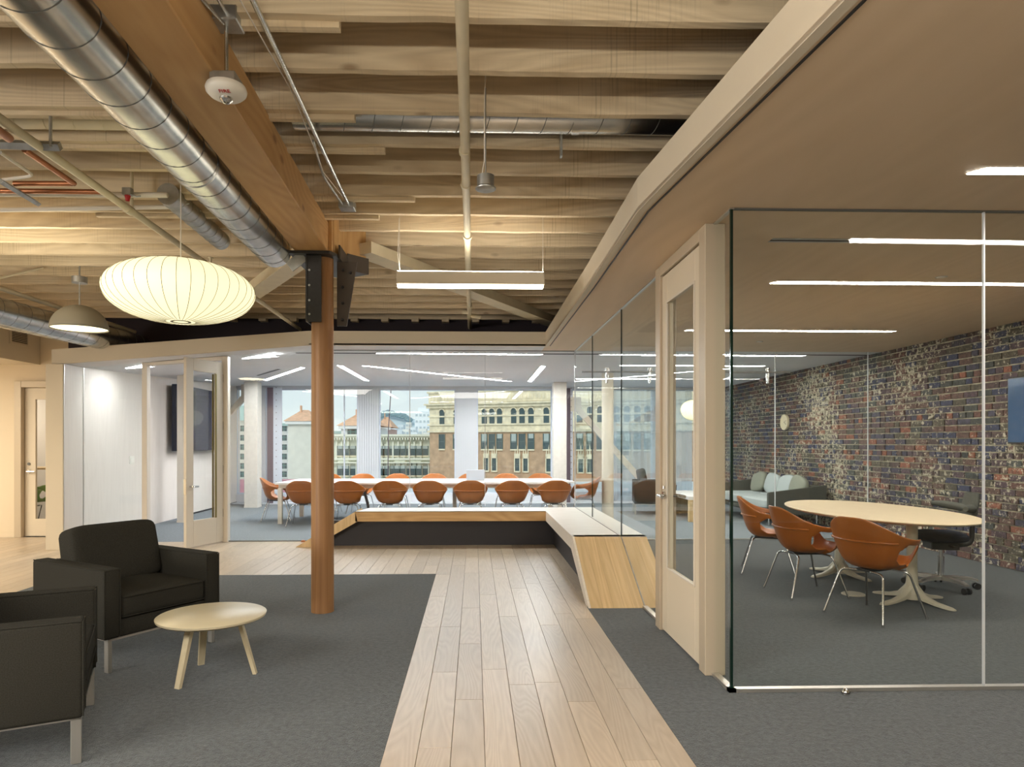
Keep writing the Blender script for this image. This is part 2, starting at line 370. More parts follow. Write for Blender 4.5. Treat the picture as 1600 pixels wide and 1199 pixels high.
def planks(x0, x1, y0, y1):
    global nplank
    n = max(1, round((x1 - x0) / .149)); pw = (x1 - x0) / n
    for i in range(n):
        y = y0; first = True
        while y < y1 - .03:
            L_, me = random.choice(pm)
            ln = L_ if not first else L_ * random.uniform(.35, 1)
            first = False
            if y + ln > y1 - .4: ln = y1 - y
            o = obj('plank', me, floor, (x0 + (i + .5) * pw, y, 0)); o.scale = (pw / .149, ln / L_, 1); y += ln; nplank += 1
planks(-.40, .94, 0.6, 9.46)
planks(-4.2, -.40, 7.07, 9.46)
planks(.94, 1.24, 5.62, 9.46)
planks(-9.0, -5.4, 3.6, 10.0)
planks(-5.4, -4.2, 3.6, 9.46)

# ------------------------------------------------------------------ ceiling: deck, joists, soffit
bm = NB(); box(bm, -9.2, 6.2, -4.2, 16.0, 3.42, 3.6)
ceiling = structure('ceiling', bm, M['deck'], 'open timber ceiling of whitewashed joists under board decking', cat='ceiling')
jm = []
for k in range(4):
    bm = NB(); n = 60; x0, x1 = -8.9, 2.2 if k % 2 else 2.25
    bot = [(x0 + (x1 - x0) * i / n) for i in range(n + 1)]
    rr = random.Random(k)
    rings = []
    for x in bot:
        dz = rr.uniform(-.003, .003); dy = rr.uniform(-.002, .002)
        rings.append([(x, -.022, .29), (x, .022, .29), (x, .022 + dy, 0 + dz), (x, -.022 + dy, 0 + dz)])
    loft(bm, rings); jm.append(mkmesh('joist', bm, M['joist']))
Y0, SP = 2.817, .4035
jy = [Y0 + SP * i for i in range(-6, 18)]
for i, y in enumerate(jy):
    if y > 9.7: break
    o = obj('joist', jm[i % 4], ceiling, (0, y, 3.13))
    # sistered ends that lap past the beam
    if 0 < i < 14 and i % 3 != 1:
        bm = NB(); xe = random.uniform(-.62, -.35) if i % 2 else random.uniform(-.75, -.2)
        box(bm, -2.9, xe, y + .023, y + .065, 3.105, 3.40, .002, 1); part('sister_joist', bm, M['joist'], ceiling)
# blocking stubs seen under the last joist
for x in [-3.9 + .43 * i for i in range(12)]:
    bm = NB(); box(bm, x, x + .10, 9.62, 9.74, 3.09, 3.14); part('blocking', bm, M['joist'], ceiling)
bm = NB(); box(bm, -5.75, 5.8, 9.75, 9.85, 2.66, 3.42)
structure('wall_ledger', bm, M['darkwall'], 'dark purple brown wall strip above the conference room fascia', cat='wall')
bm = NB(); box(bm, 2.25, 5.8, -4.1, 9.8, 2.83, 2.86)
part('soffit_top', bm, M['darkwall'], ceiling)

zs = 2.66; zt = 2.845
# veneer soffit over the glass rooms
bm = NB()
P = [(1.20, -4.1), (1.075, 1.94), (.908, 3.74), (.935, 5.6), (.948, 8.97), (-2.175, 8.97), (-2.175, 9.0)]
Fy = 8.97
main = [(5.8, -4.1), (5.8, 9.46), (.948, 9.46), (.948, Fy), (.935, 5.6), (.908, 3.74), (1.075, 1.94), (1.20, -4.1)]
prism(bm, main, zs, zs + .02)
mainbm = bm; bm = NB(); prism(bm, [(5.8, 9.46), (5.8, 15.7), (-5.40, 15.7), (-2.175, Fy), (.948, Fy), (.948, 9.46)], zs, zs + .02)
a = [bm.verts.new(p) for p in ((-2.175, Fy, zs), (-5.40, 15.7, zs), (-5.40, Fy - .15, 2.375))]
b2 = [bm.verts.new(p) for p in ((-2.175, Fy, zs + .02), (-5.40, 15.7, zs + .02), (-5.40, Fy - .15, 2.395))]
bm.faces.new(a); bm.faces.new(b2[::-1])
structure('ceiling', bm, plain('pale_ceiling', (.74, .73, .74), .55, noise=.015, nscale=3), 'pale grey white ceiling of the conference room and lounge', cat='ceiling')  # veneer continues here; cool window daylight is put into this paler colour
sof = structure('ceiling', mainbm, M['soffit'], 'lowered ceiling of tan wood veneer over the glass meeting rooms', cat='ceiling')
# fascia band
def band(bm, pts, z0s, z1s, th=.03):
    """thin vertical board following pts, thickness to the right-hand side normal"""
    n = len(pts); offs = []
    for i in range(n):
        d1 = Vector(pts[i]) - Vector(pts[i - 1]) if i else Vector(pts[1]) - Vector(pts[0])
        d2 = Vector(pts[i + 1]) - Vector(pts[i]) if i < n - 1 else d1
        d = (d1.normalized() + d2.normalized()).normalized(); nn = Vector((d.y, -d.x))
        k = 1 / max(.5, nn.dot(Vector((d2.normalized().y, -d2.normalized().x))))
        offs.append((pts[i][0] + nn.x * th * k, pts[i][1] + nn.y * th * k))
    loft(bm, [[(pts[i][0], pts[i][1], z0s[i]), (offs[i][0], offs[i][1], z0s[i]), (offs[i][0], offs[i][1], z1s[i]), (pts[i][0], pts[i][1], z1s[i])] for i in range(n)])
fp = [(1.20, -4.1), (1.075, 1.94), (.908, 3.74), (.935, 5.6), (.948, 8.97)]
bm = NB(); band(bm, fp, [zs - .004] * 5, [zt] * 5, .04)
structure('trim_1', bm, M['fascia'], 'pale fascia board running back along the lowered ceiling edge', cat='trim')
fp2 = [(.985, 8.97), (-2.175, 8.97), (-5.40, 8.80)]
bm = NB(); band(bm, fp2, [zs - .004, zs - .004, 2.37], [zt, zt, 2.56], .04)
structure('trim_2', bm, M['fascia'], 'cream fascia board over the conference room glass, bent down at the left', cat='trim')
bm = NB()
shadow = [(x + .055, y) for x, y in fp]
band(bm, shadow, [zs - .0045] * 5, [zs + .002] * 5, .010)
structure('trim_3', bm, M['black'], 'dark shadow gap between fascia and veneer ceiling', cat='trim')
bm = NB(); prism(bm, [(.95, -4.1), (5.8, -4.1), (5.8, 9.7), (-5.4, 9.7), (-5.4, 9.0), (.95, 9.0)], 2.835 - .005, 2.84)
# top cover only over the flat part
bm.free()
bm = NB(); prism(bm, [(1.4, -4.1), (5.8, -4.1), (5.8, 9.74), (-2.1, 9.74), (-2.1, 9.02), (1.01, 9.02), (1.0, 3.8), (1.2, 1.9)], 2.80, 2.82)
part('soffit_lid', bm, M['darkwall'], sof)

# ------------------------------------------------------------------ room shell
bm = NB(); box(bm, -9.2, 6.2, -4.4, -4.2, 0, 3.42)
structure('wall_near', bm, M['cream'], 'plain wall behind the viewpoint', cat='wall')
bm = NB(); box(bm, -9.3, -9.1, -4.2, 10.3, 0, 3.42)
structure('wall_left', bm, M['cream'], 'cream wall at the far left', cat='wall')
# wall with the office door
dx0, dx1, dY = -6.64, -5.70, 10.0
bm = NB(); box(bm, -9.1, dx0, dY, dY + .14, 0, 3.42); box(bm, dx0, dx1, dY, dY + .14, 2.26, 3.42); box(bm, dx1, -5.40, dY, dY + .14, 0, 3.42)
structure('wall_back', bm, M['cream'], 'cream wall holding the single office door at the left', cat='wall')
bm = NB(); box(bm, -9.1, dx0, dY - .012, dY - .001, 0, .07)
structure('baseboard_back', bm, M['cream'], 'cream baseboard beside the office door', cat='baseboard')
bm = NB()
box(bm, dx0, dx0 + .10, dY - .05, dY + .1, 0, 2.26, .004, 1); box(bm, dx1 - .10, dx1, dY - .05, dY + .1, 0, 2.26, .004, 1); box(bm, dx0 + .10, dx1 - .10, dY - .05, dY + .1, 2.17, 2.26, .004, 1)
d1 = structure('door_1', bm, M['frame'], 'single office door with tall glass lite in grey beige frame', cat='door')
bm = NB(); x0, x1 = dx0 + .105, dx1 - .105; lx0, lx1 = x0 + .15, x1 - .12
box(bm, x0, lx0, dY + .03, dY + .07, .01, 2.165); box(bm, lx1, x1, dY + .03, dY + .07, .01, 2.165); box(bm, lx0, lx1, dY + .03, dY + .07, .01, .26); box(bm, lx0, lx1, dY + .03, dY + .07, 2.0, 2.165)
leafp = part('door_leaf', bm, M['doorp'], d1)
bm = NB(); box(bm, lx0, lx1, dY + .045, dY + .055, .26, 2.0); part('glass_pane', bm, M['glasst'], leafp)
bm = NB(); tube(bm, [(x0 + .06, dY + .03, .95), (x0 + .06, dY - .02, .95), (x0 + .17, dY - .025, .95)], .011, 8); lathe(bm, [(.0, 0), (.028, 0), (.028, .012), (0, .012)], 16, (0, 0, 0)); bm.verts.ensure_lookup_table()
bmesh.ops.transform(bm, matrix=Matrix.Translation((x0 + .06, dY + .028, .95)) @ Matrix.Rotation(R(90), 4, 'X'), verts=bm.verts[-64:])
part('door_handle', bm, M['steel'], leafp, True)
bm = NB(); lathe(bm, [(0, 0), (.02, 0), (.02, .01), (0, .01)], 14); bmesh.ops.transform(bm, matrix=Matrix.Translation((x0 + .06, dY + .028, 1.06)) @ Matrix.Rotation(R(90), 4, 'X'), verts=bm.verts)
part('lock', bm, M['seamd'], leafp, True)
# little office beyond the door
bm = NB(); box(bm, -7.6, -5.45, 13.4, 13.5, 0, 2.6); box(bm, -7.7, -7.6, 10.14, 13.5, 0, 2.6)
structure('wall_office', bm, M['white'], 'white wall of the small office seen through the door lite', cat='wall')
bm = NB(); box(bm, -7.6, -5.5, 10.14, 13.4, 2.5, 2.55); structure('ceiling_office', bm, M['white'], 'ceiling of the small office', cat='ceiling')
bm = NB(); box(bm, -7.6, -5.5, 10.14, 13.4, -.02, -.001); part('carpet', bm, M['carpet'], floor)
area('lamp_office', (-6.5, 11.8, 2.45), (0, 0, 0), .8, .8, 30, NEUT)
# bulkhead with grille on the left
bm = NB(); box(bm, -9.1, -6.30, -4.2, 10.0, 2.50, 3.42)
structure('ceiling_bulkhead', bm, M['fascia'], 'pale bulkhead over the left hall with an air grille', cat='ceiling')
g = thing('air_grille', 'white louvred air grille set in the pale bulkhead at the left', 'grille', (-6.30, 9.55, 2.87))
bm = NB()
for (a0, a1, c0, c1) in ((-.20, .20, -.155, -.125), (-.20, .20, .125, .155), (-.20, -.165, -.125, .125), (.165, .20, -.125, .125)): box(bm, 0, .012, a0, a1, c0, c1)
part('grille_frame', bm, M['fascia'], g)
bm = NB(); box(bm, .001, .003, -.165, .165, -.125, .125); part('backing', bm, M['darkgrille'], g)
slm = None
bm = NB(); box(bm, -.002, .009, -.165, .165, -.003, .003); slm = mkmesh('slat', bm, M['fascia'])
for k in range(11):
    o = obj('slat', slm, g, (.002, 0, -.115 + .023 * k)); o.rotation_euler = (0, R(30), 0)
bm = NB(); box(bm, 0, .12, 0, .008, 0, .03, .002, 1)
o = tag(obj('door_sign', mkmesh('door_sign', bm, M['galv_dull'])), 'small grey room plaque on the cream wall at far left', 'sign'); o.location = (-7.02, dY - .009, 1.42)

# wall between hall and conference room (white panelled inside)
bm = NB(); prism(bm, [(-5.385, 8.80), (-5.245, 8.80), (-5.375, 9.47), (-5.40, 15.7), (-5.56, 15.7), (-5.56, 10.0), (-5.40, 9.9)], 0, [2.372, 2.378, 2.405, 2.66, 2.66, 2.42, 2.40])
structure('wall_conference_left', bm, M['panelw'], 'white panelled side wall of the conference room ending in a pale pillar', cat='wall')
bm = NB(); box(bm, -5.46, -5.243, 8.775, 8.80, 0, 2.372, .002, 1)
structure('trim_4', bm, M['fascia'], 'cream end face of the conference room side wall', cat='trim')
bm = NB(); prism(bm, [(-5.245, 8.79), (-5.237, 8.79), (-5.237, 8.80), (-5.245, 8.81)], 0, 2.372); prism(bm, [(-5.375, 9.44), (-5.362, 9.44), (-5.362, 9.455), (-5.375, 9.455)], 0, 2.40)
structure('trim_5', bm, M['alu'], 'thin bright metal edge strips on the white panelled jamb', cat='trim')
bm = NB(); box(bm, -5.40, -5.388, 11.2, 15.6, 0, .03); structure('baseboard_conference', bm, M['black'], 'thin dark recess at the foot of the white panelled wall', cat='baseboard')
s = thing('light_switch', 'white light switch plate on the white panelled wall', 'switch', (-5.38, 10.78, 1.10))
bm = NB(); box(bm, 0, .008, -.075, .075, -.06, .06, .003, 2); part('switch_plate', bm, M['whiteplastic'], s)
bm = NB(); box(bm, .008, .012, -.05, .05, -.035, .035, .002, 1); part('rocker', bm, M['whiteplastic'], s)

# brick wall at right
BX = 5.80
bm = NB(); box(bm, BX + .012, BX + .25, -4.2, 15.9, 0, 3.42)
wr = structure('wall_right', bm, M['mortar'], 'old painted brick wall, purple and red brown with cream flakes', cat='wall')
bms = {}
for nm, ln in (('s', .205), ('h', .098)):
    bm = NB(); rr = random.Random(5)
    box(bm, -.003, .03, -ln / 2, ln / 2, -.032, .032)
    bms[nm] = (ln, [mkmesh('brick', bm, M['brick'])])
allb = []
for r in range(34):
    z = .038 + r * .079; y = 4.2 + (r % 2) * .1 + random.uniform(0, .05)
    if z > 2.67: break
    while y < 15.6:
        nm = 'h' if (r % 6 == 3 or random.random() < .12) else 's'
        ln = bms[nm][0]; allb.append((y + ln / 2, z, nm)); y += ln + .014
vis = sorted([q for q in allb if q[0] > 6.93], key=lambda q: q[0])[:300]
vset = set(vis)
for (y, z, nm) in vis:
    o = obj('brick', bms[nm][1][0], wr, (BX + random.uniform(-.004, .006), y, z + random.uniform(-.002, .002)))
    o.rotation_euler = (random.uniform(-.015, .015), 0, random.uniform(-.02, .02))
bm = NB()
for q in allb:
    if q in vset: continue
    y, z, nm = q; ln = bms[nm][0]; dx = random.uniform(-.004, .006)
    box(bm, BX + dx - .003, BX + .03, y - ln / 2, y + ln / 2, z - .032, z + .032)
o = part('bricks', bm, M['brick'], wr); o['kind'] = 'stuff'

# ------------------------------------------------------------------ timber post and beam
def along(y, x_end=-1.293, ye=5.45): return x_end - .036 * (y - ye)
b = thing('timber_beam', 'large exposed fir beam running overhead from the wooden post towards the viewer', 'beam', (-1.29, 5.45, 2.885))
bm = NB(); ya, yb = -4.0, 5.45
prism(bm, [(along(ya) - .13, ya), (along(ya) + .13, ya), (along(yb) + .13, yb), (along(yb) - .13, yb)], 2.885, 3.125)
bmesh.ops.bevel(bm, geom=bm.edges[:], offset=.006, segments=1, affect='EDGES')
part('beam_timber', bm, M['beam'], b, off=b.location)
bm = NB(); box(bm, -1.16, -1.135, 5.42, 5.50, 2.90, 3.22, .002, 1); part('splice_board', bm, M['beam_end'], b, off=b.location)
bm = NB(); prism(bm, [(-1.42, 5.47), (-1.13, 5.47), (-1.10, 5.86), (-.96, 6.02), (-1.25, 6.25), (-1.42, 6.1)], 2.90, [3.2, 3.2, 3.25, 3.25, 3.25, 3.2])
part('beam_stub', bm, M['beam_end'], b, off=b.location, label='paler cut timber stub behind the post')
p = thing('timber_post', 'round reddish wooden post standing on the grey carpet', 'post', (-1.232, 5.53, 0))
bm = NB(); n = 40; lathe(bm, [(.0905, 0), (.0905, 1.2), (.0885, 2.0), (.0875, 2.86)], n); part('post_shaft', bm, M['post'], p, True)
# steel bracket
k = thing('steel_bracket', 'black bolted steel bracket joining the wooden post to the beam', 'bracket', (-1.232, 5.53, 2.3))
def kp(nm, bm, m=M['black'], **q): return part(nm, bm, m, k, off=k.location, **q)
bm = NB(); prism(bm, [(-1.46, 5.36), (-1.14, 5.36), (-1.10, 5.45), (-1.10, 5.88), (-.94, 6.03), (-1.20, 6.2), (-1.46, 5.9)], 2.862, 2.884); kp('seat_plate', bm)
bm = NB(); prism(bm, [(-1.098, 5.50), (-1.085, 5.50), (-1.085, 5.88), (-1.098, 5.88)], 2.86, 2.97); kp('side_plate', bm, M['strap'])
bm = NB(); prism(bm, [(-1.098, 5.865), (-1.09, 5.85), (-.935, 6.02), (-.945, 6.03)], 2.86, 3.0); kp('end_plate', bm, M['strap'])
bm = NB(); box(bm, -1.325, -1.215, 5.405, 5.42, 2.33, 2.86, .002, 1); kp('face_plate', bm)
bm = NB(); box(bm, -1.338, -1.322, 5.40, 5.60, 2.33, 2.86, .002, 1); kp('side_flange', bm)
bm = NB(); a = [(-1.130, 5.60, 2.33), (-1.05, 5.60, 2.33), (-.965, 5.60, 2.86), (-1.130, 5.60, 2.86)]; loft(bm, [a, [(x, y + .014, z) for x, y, z in a]]); kp('gusset_plate', bm, M['strap'])
for (x, z) in ((-1.085, 2.38), (-1.083, 2.52), (-1.083, 2.65), (-1.08, 2.79), (-1.02, 2.77)):
    bm = NB(); lathe(bm, [(.0, 0), (.013, 0), (.013, .012), (.008, .02), (0, .02)], 8); bmesh.ops.transform(bm, matrix=Matrix.Translation((x, 5.60, z)) @ Matrix.Rotation(R(90), 4, 'X'), verts=bm.verts); kp('bolt', bm)
for z in (2.39, 2.50, 2.62, 2.74):
    bm = NB(); lathe(bm, [(.0, 0), (.009, 0), (.009, .01), (0, .01)], 8); bmesh.ops.transform(bm, matrix=Matrix.Translation((-1.307, 5.405, z)) @ Matrix.Rotation(R(90), 4, 'X'), verts=bm.verts); kp('bolt', bm, M['galv_dull'])
bm = NB(); box(bm, -1.485, -1.335, 5.42, 5.435, 2.77, 2.862, .002, 1, Matrix.Translation((-1.41, 5.43, 2.81)) @ Matrix.Rotation(R(-38), 4, 'Y') @ Matrix.Translation((1.41, -5.43, -2.81))); kp('brace_tab', bm, M['galv_dull'])

# diagonal ceiling braces
def brace(p0, p1, wd, label):
    p0, p1 = Vector(p0), Vector(p1); d = (p1 - p0).normalized(); n_ = Vector((d.y, -d.x, 0))
    bm = NB(); q = [p0 + n_ * wd / 2, p1 + n_ * wd / 2, p1 - n_ * wd / 2, p0 - n_ * wd / 2]
    vsn = prism(bm, [(v.x, v.y) for v in q], p0.z, p0.z + .10)
    bmesh.ops.translate(bm, vec=-p0, verts=bm.verts)
    o = tag(obj('ceiling_brace', mkmesh('ceiling_brace', bm, M['pipe'])), label, 'brace', 'diagonal braces under the joists'); o.location = p0
brace((-.98, 5.95, 3.02), (1.15, 9.55, 3.02), .20, 'pale diagonal ceiling brace running back to the right of the post')
brace((-1.5, 6.1, 3.02), (-3.5, 9.3, 3.02), .20, 'pale diagonal ceiling brace running back to the left of the post')

# ------------------------------------------------------------------ ducts
def spiral(bm, path_len, r, pitch, rr=.0022):
    pts = []; n = int(path_len / pitch * 20)
    for i in range(n + 1):
        a = 2 * PI * i / 20; pts.append((r * math.cos(a), i / 20 * pitch, r * math.sin(a)))
    tube(bm, pts, rr, 4)
def duct(label, p0, p1, r, pitch, mat=M['galv'], clamp=()):
    p0, p1 = Vector(p0), Vector(p1); L_ = (p1 - p0).length; d = (p1 - p0).normalized()
    o = bpy.data.objects.new('spiral_duct', None); C.objects.link(o); tag(o, label, 'duct', 'round ducts under the joists')
    o.location = p0; o.rotation_mode = 'QUATERNION'; o.rotation_quaternion = Vector((0, 1, 0)).rotation_difference(d)
    bm = NB(); n = 48; rings = [[(r * math.cos(2 * PI * k / n), y, r * math.sin(2 * PI * k / n)) for k in range(n)] for y in (0, L_)]
    loft(bm, rings); part('duct_tube', bm, mat, o, True)
    bm = NB(); spiral(bm, L_, r + .001, pitch); part('spiral_seam', bm, M['seamd'] if mat == M['galv'] else mat, o, True)
    for c in clamp:
        bm = NB(); rings = [[((r + e) * math.cos(2 * PI * k / n), c + y, (r + e) * math.sin(2 * PI * k / n)) for k in range(n)] for y, e in ((-.02, 0), (-.02, .005), (.02, .005), (.02, 0))]
        loft(bm, rings); part('joint_collar', bm, mat, o, True)
    return o
xd = lambda y: -1.583 - .036 * (y - 5.4)
duct('big shiny spiral duct running overhead beside the timber beam', (xd(-1.0), -1.0, 2.89), (xd(5.42), 5.42, 2.89), .128, .205, clamp=(2.75, 4.75))
duct('slim shiny duct crossing between the joists to the right of the beam', (-1.02, 3.86, 3.235), (1.25, 3.86, 3.235), .088, .16, clamp=(1.6,))
duct('pale duct crossing between the joists at the left', (-4.6, 3.86, 3.225), (-1.6, 3.86, 3.225), .09, .16, mat=M['pipe'])
duct('large spiral duct at the far left above the dome pendant', (-5.15, 5.2, 2.73), (-4.72, 9.7, 2.73), .155, .19)
duct('short spiral duct running back behind the big duct at the left', tuple(at(262, 303, Y=4.75)), tuple(at(262, 303, Y=4.75) + Vector((-.04, 1.1, 0))), .075, .13, mat=M['galv_dull'])
for x in (.51,):
    bm = NB(); box(bm, -.006, .006, -.02, .02, -.16, .10); o = tag(obj('duct_strap', mkmesh('duct_strap', bm, M['galv_dull'])), 'metal hanger strap under the slim duct', 'strap'); o.location = (x, 3.96, 3.21)

# ------------------------------------------------------------------ pipes
def pipe(name, label, pts, r, mat, cat='pipe', collars=(), group=None, n=14):
    p0 = Vector(pts[0]); o = thing(name, label, cat, p0, 0, group)
    bm = NB(); tube(bm, pts, r, n); part('tube', bm, mat, o, True, off=p0)
    for c, rr, hl in collars:
        c = Vector(c); d = (Vector(pts[1]) - p0).normalized()
        bm = NB(); tube(bm, [c - d * hl, c + d * hl], rr, n); part('coupling', bm, mat, o, True, off=p0)
    return o
x = -.055
pp = pipe('sprinkler_pipe', 'thick cream sprinkler pipe running straight back down the middle of the ceiling', [(x + .02, -2, 3.03), (x, 5.45, 3.03), (x - .01, 9.75, 3.03)], .027, M['pipe'],
          collars=(((x, 3.85, 3.03), .032, .02), ((x, 4.35, 3.03), .033, .015), ((x, 5.43, 3.03), .036, .03), ((x, 8.2, 3.03), .036, .03)))
bm = NB(); tube(bm, [(x, 8.6, 3.03), (x - .10, 8.6, 3.03)], .026, 10); part('valve', bm, M['pipe'], pp, True, off=pp.location)
bm = NB(); tube(bm, [(x, 8.8, 3.03), (x + .14, 8.8, 3.0)], .026, 10); part('valve', bm, M['pipe'], pp, True, off=pp.location)
pl_ = pipe('sprinkler_pipe', 'cream sprinkler pipe slanting across the left of the ceiling behind the bubble lamp', [(-2.27, 0, 2.95), (-2.31, 3.3, 2.95), (-2.43, 9.5, 2.95)], .024, M['pipe'],
           collars=(((-2.34, 4.65, 2.95), .03, .04), ((-2.37, 6.15, 2.95), .031, .05)))
bm = NB(); tube(bm, [(-2.345, 4.7, 2.95), (-2.345, 4.7, 3.4)], .012, 8); part('hanger', bm, M['pipe'], pl_, off=pl_.location)
bm = NB(); tube(bm, [(-2.37, 6.15, 2.95), (-2.37, 6.15, 3.03)], .01, 8); lathe(bm, [(0, 0), (.025, 0), (.025, .008), (0, .008)], 12, (-2.37, 6.15, 3.03)); part('sprinkler_head', bm, M['pipe'], pl_, off=pl_.location)
ph_ = pipe('sprinkler_pipe', 'cream pipe hung by struts above the far left duct', [(-5.0, 5.4, 3.0), (-4.75, 9.6, 2.92)], .026, M['pipe'])
bm = NB(); tube(bm, [(-4.93, 6.9, 2.97), (-4.93, 6.9, 3.15)], .009, 6); tube(bm, [(-4.93, 6.9, 2.97), (-4.5, 7.2, 3.2)], .012, 6); part('hanger', bm, M['pipe'], ph_, off=ph_.location)
cd = lambda y: -.865 - .022 * (y - 2.6)
co = pipe('conduit', 'steel conduit running back along the joists beside the beam into a square box', bend([(cd(-1), -1, 3.105), (cd(4.7), 4.7, 3.105), (cd(4.9) + .01, 4.92, 3.09)], .03), .013, M['galv'], 'conduit', n=10)
bm = NB(); tube(bm, [(cd(-1) - .04, -1, 3.12), (cd(2.6) - .045, 2.6, 3.09), (cd(3.4) - .02, 3.4, 3.11), (cd(4.3) - .05, 4.3, 3.08), (cd(4.9), 4.9, 3.10)], .003, 5); part('cable', bm, M['white'], co, off=co.location)
bm = NB(); box(bm, -.98, -.87, 4.9, 5.01, 3.07, 3.13, .003, 1); part('junction_box', bm, M['galv_dull'], co, off=co.location)
bm = NB(); tube(bm, bend([(cd(3.9) - .03, 3.9, 3.1), (cd(4.4) - .07, 4.4, 3.09), (-.95, 4.92, 3.09)], .1), .008, 6); part('flex_cable', bm, M['galv_dull'], co, off=co.location)
pipe('copper_pipe', 'copper pipe running level at the far left, upper of two', [at(22, 287, Y=4.25), at(112, 287, Y=4.25)], .016, M['copper'], group='copper pipes at the left')
pipe('copper_pipe', 'long copper pipe running level at the far left, lower of two', [(-4.2, 4.42, 2.985), at(158, 300, Y=4.42)], .016, M['copper'], group='copper pipes at the left')
pipe('copper_pipe', 'pinkish copper pipe slanting down to the level ones at the left', [at(38, 234, Y=3.75), at(116, 287, Y=4.25)], .016, M['copper'], group='copper pipes at the left')
pipe('copper_pipe', 'short thick copper pipe end beside the cream pipe at far left', [at(-8, 200, Y=3.3), at(14, 216, Y=3.5)], .022, M['copper'], group='copper pipes at the left')
pipe('conduit', 'white bent conduit beside the copper pipes at far left', bend([at(0, 238, Y=3.8), at(54, 275, Y=4.2), at(4, 281, Y=4.2)], .06), .010, M['white'], 'conduit')
pipe('strut_channel', 'grey steel strut channel crossing at far left above the copper pipes', [(-4.0, 3.68, 3.0), at(94, 229, Y=3.68)], .026, M['galv_dull'], 'strut', n=4)
pipe('strut_channel', 'grey steel strut channel slanting at far left below the copper pipes', [at(0, 283, Y=4.1), at(60, 319, Y=4.6)], .018, M['galv_dull'], 'strut', n=4)
bm = NB(); q = at(79, 229, Y=3.66); tube(bm, [q, q + Vector((0, 0, .3))], .008, 6); o = tag(obj('hanger_rod', mkmesh('hanger_rod', bm, M['galv_dull'])), 'threaded hanger rod above the upper strut channel', 'rod')
pipe('conduit', 'slim pale pipe crossing the ceiling at the left behind the copper pipes', [(-4.6, 4.62, 3.03), at(262, 305, Y=4.62)], .018, M['white'], 'conduit')
pipe('conduit', 'second slim pale pipe crossing the ceiling at the left, lower down', [(-4.8, 4.95, 3.0), at(290, 323, Y=4.95)], .016, M['white'], 'conduit')
for (px, py, Y, lb) in ((203, 306, 4.6, 'small grey valve box with red knob on the upper pale pipe'), (280, 318, 4.93, 'small grey valve box with red knob on the lower pale pipe')):
    q = at(px, py, Y=Y); v = thing('valve_box', lb, 'valve', q)
    bm = NB(); box(bm, -.03, .03, -.05, -.01, -.01, .04, .003, 1); part('box', bm, M['galv_dull'], v)
    bm = NB(); lathe(bm, [(0, -.045), (.012, -.045), (.02, -.01), (0, -.01)], 10, (0, -.03, 0)); part('knob', bm, M['red'], v)
    bm = NB(); tube(bm, [(.02, -.03, 0), (.06, -.03, -.015), (.085, -.03, -.012)], .005, 6); part('lever', bm, M['galv_dull'], v)

# fire alarm strobe on its rod
f = thing('fire_alarm', 'round white ceiling fire alarm marked FIRE hanging beside the beam', 'fire alarm', (-1.03, 2.84, 2.83))
bm = NB(); box(bm, -.052, .052, -.05, .05, .022, .062, .003, 1); part('back_box', bm, M['galv_dull'], f)
bm = NB(); lathe(bm, [(.0, -.028), (.04, -.028), (.066, -.020), (.080, -.006), (.083, .006), (.078, .020), (.0, .022)], 36); part('alarm_body', bm, M['whiteplastic'], f, True)
bm = NB(); lathe(bm, [(.0, -.052), (.014, -.048), (.026, -.036), (.028, -.026), (0, -.026)], 12); part('strobe_lens', bm, M['steel'], f)
cu = bpy.data.curves.new('lettering', 'FONT'); cu.body = 'FIRE'; cu.size = .026; cu.extrude = .0006; cu.align_x = 'CENTER'; cu.materials.append(M['red'])
tmp = bpy.data.objects.new('t', cu); C.objects.link(tmp); dg = bpy.context.evaluated_depsgraph_get(); dg.update()
me = bpy.data.meshes.new_from_object(tmp.evaluated_get(dg)); bpy.data.objects.remove(tmp)
o = obj('lettering', me, f, (0.012, -.046, -.0285)); o.rotation_euler = (R(166), 0, 0); o['label'] = 'red letters FIRE'; me.materials.clear(); me.materials.append(M['red'])
bm = NB(); tube(bm, [(0, 0, .06), (0, 0, .27)], .0085, 10); part('rod', bm, M['galv'], f, True)
bm = NB(); box(bm, -.06, .06, -.055, .055, .27, .33, .004, 1); part('junction_box', bm, M['galv_dull'], f)
bm = NB(); tube(bm, bend([(0, -.03, .265), (-.03, -.2, .262), (-.10, -.9, .27)], .04), .008, 8); tube(bm, [(0.02, -.05, .29), (.03, -.9, .29)], .008, 8); part('conduit_arm', bm, M['galv'], f, True)

# hanging speaker
sp_ = thing('ceiling_sensor', 'dark metal drum sensor hanging on a thin rod right of the cream pipe', 'sensor', (.058, 3.45, 2.66))
bm = NB(); lathe(bm, [(.0, 0), (.035, -.004), (.052, .004), (.053, .010), (.044, .018), (.044, .072), (0, .074)], 28); part('drum', bm, M['galv_dull'], sp_, True)
bm = NB(); tube(bm, [(0, 0, .07), (0, 0, .52)], .0035, 6); part('rod', bm, M['galv_dull'], sp_)
bm = NB(); tube(bm, [(-.02, 0, .07), (-.006, 0, .15), (-.006, 0, .45), (.0, 0, .6)], .003, 6); part('cable', bm, M['white'], sp_)

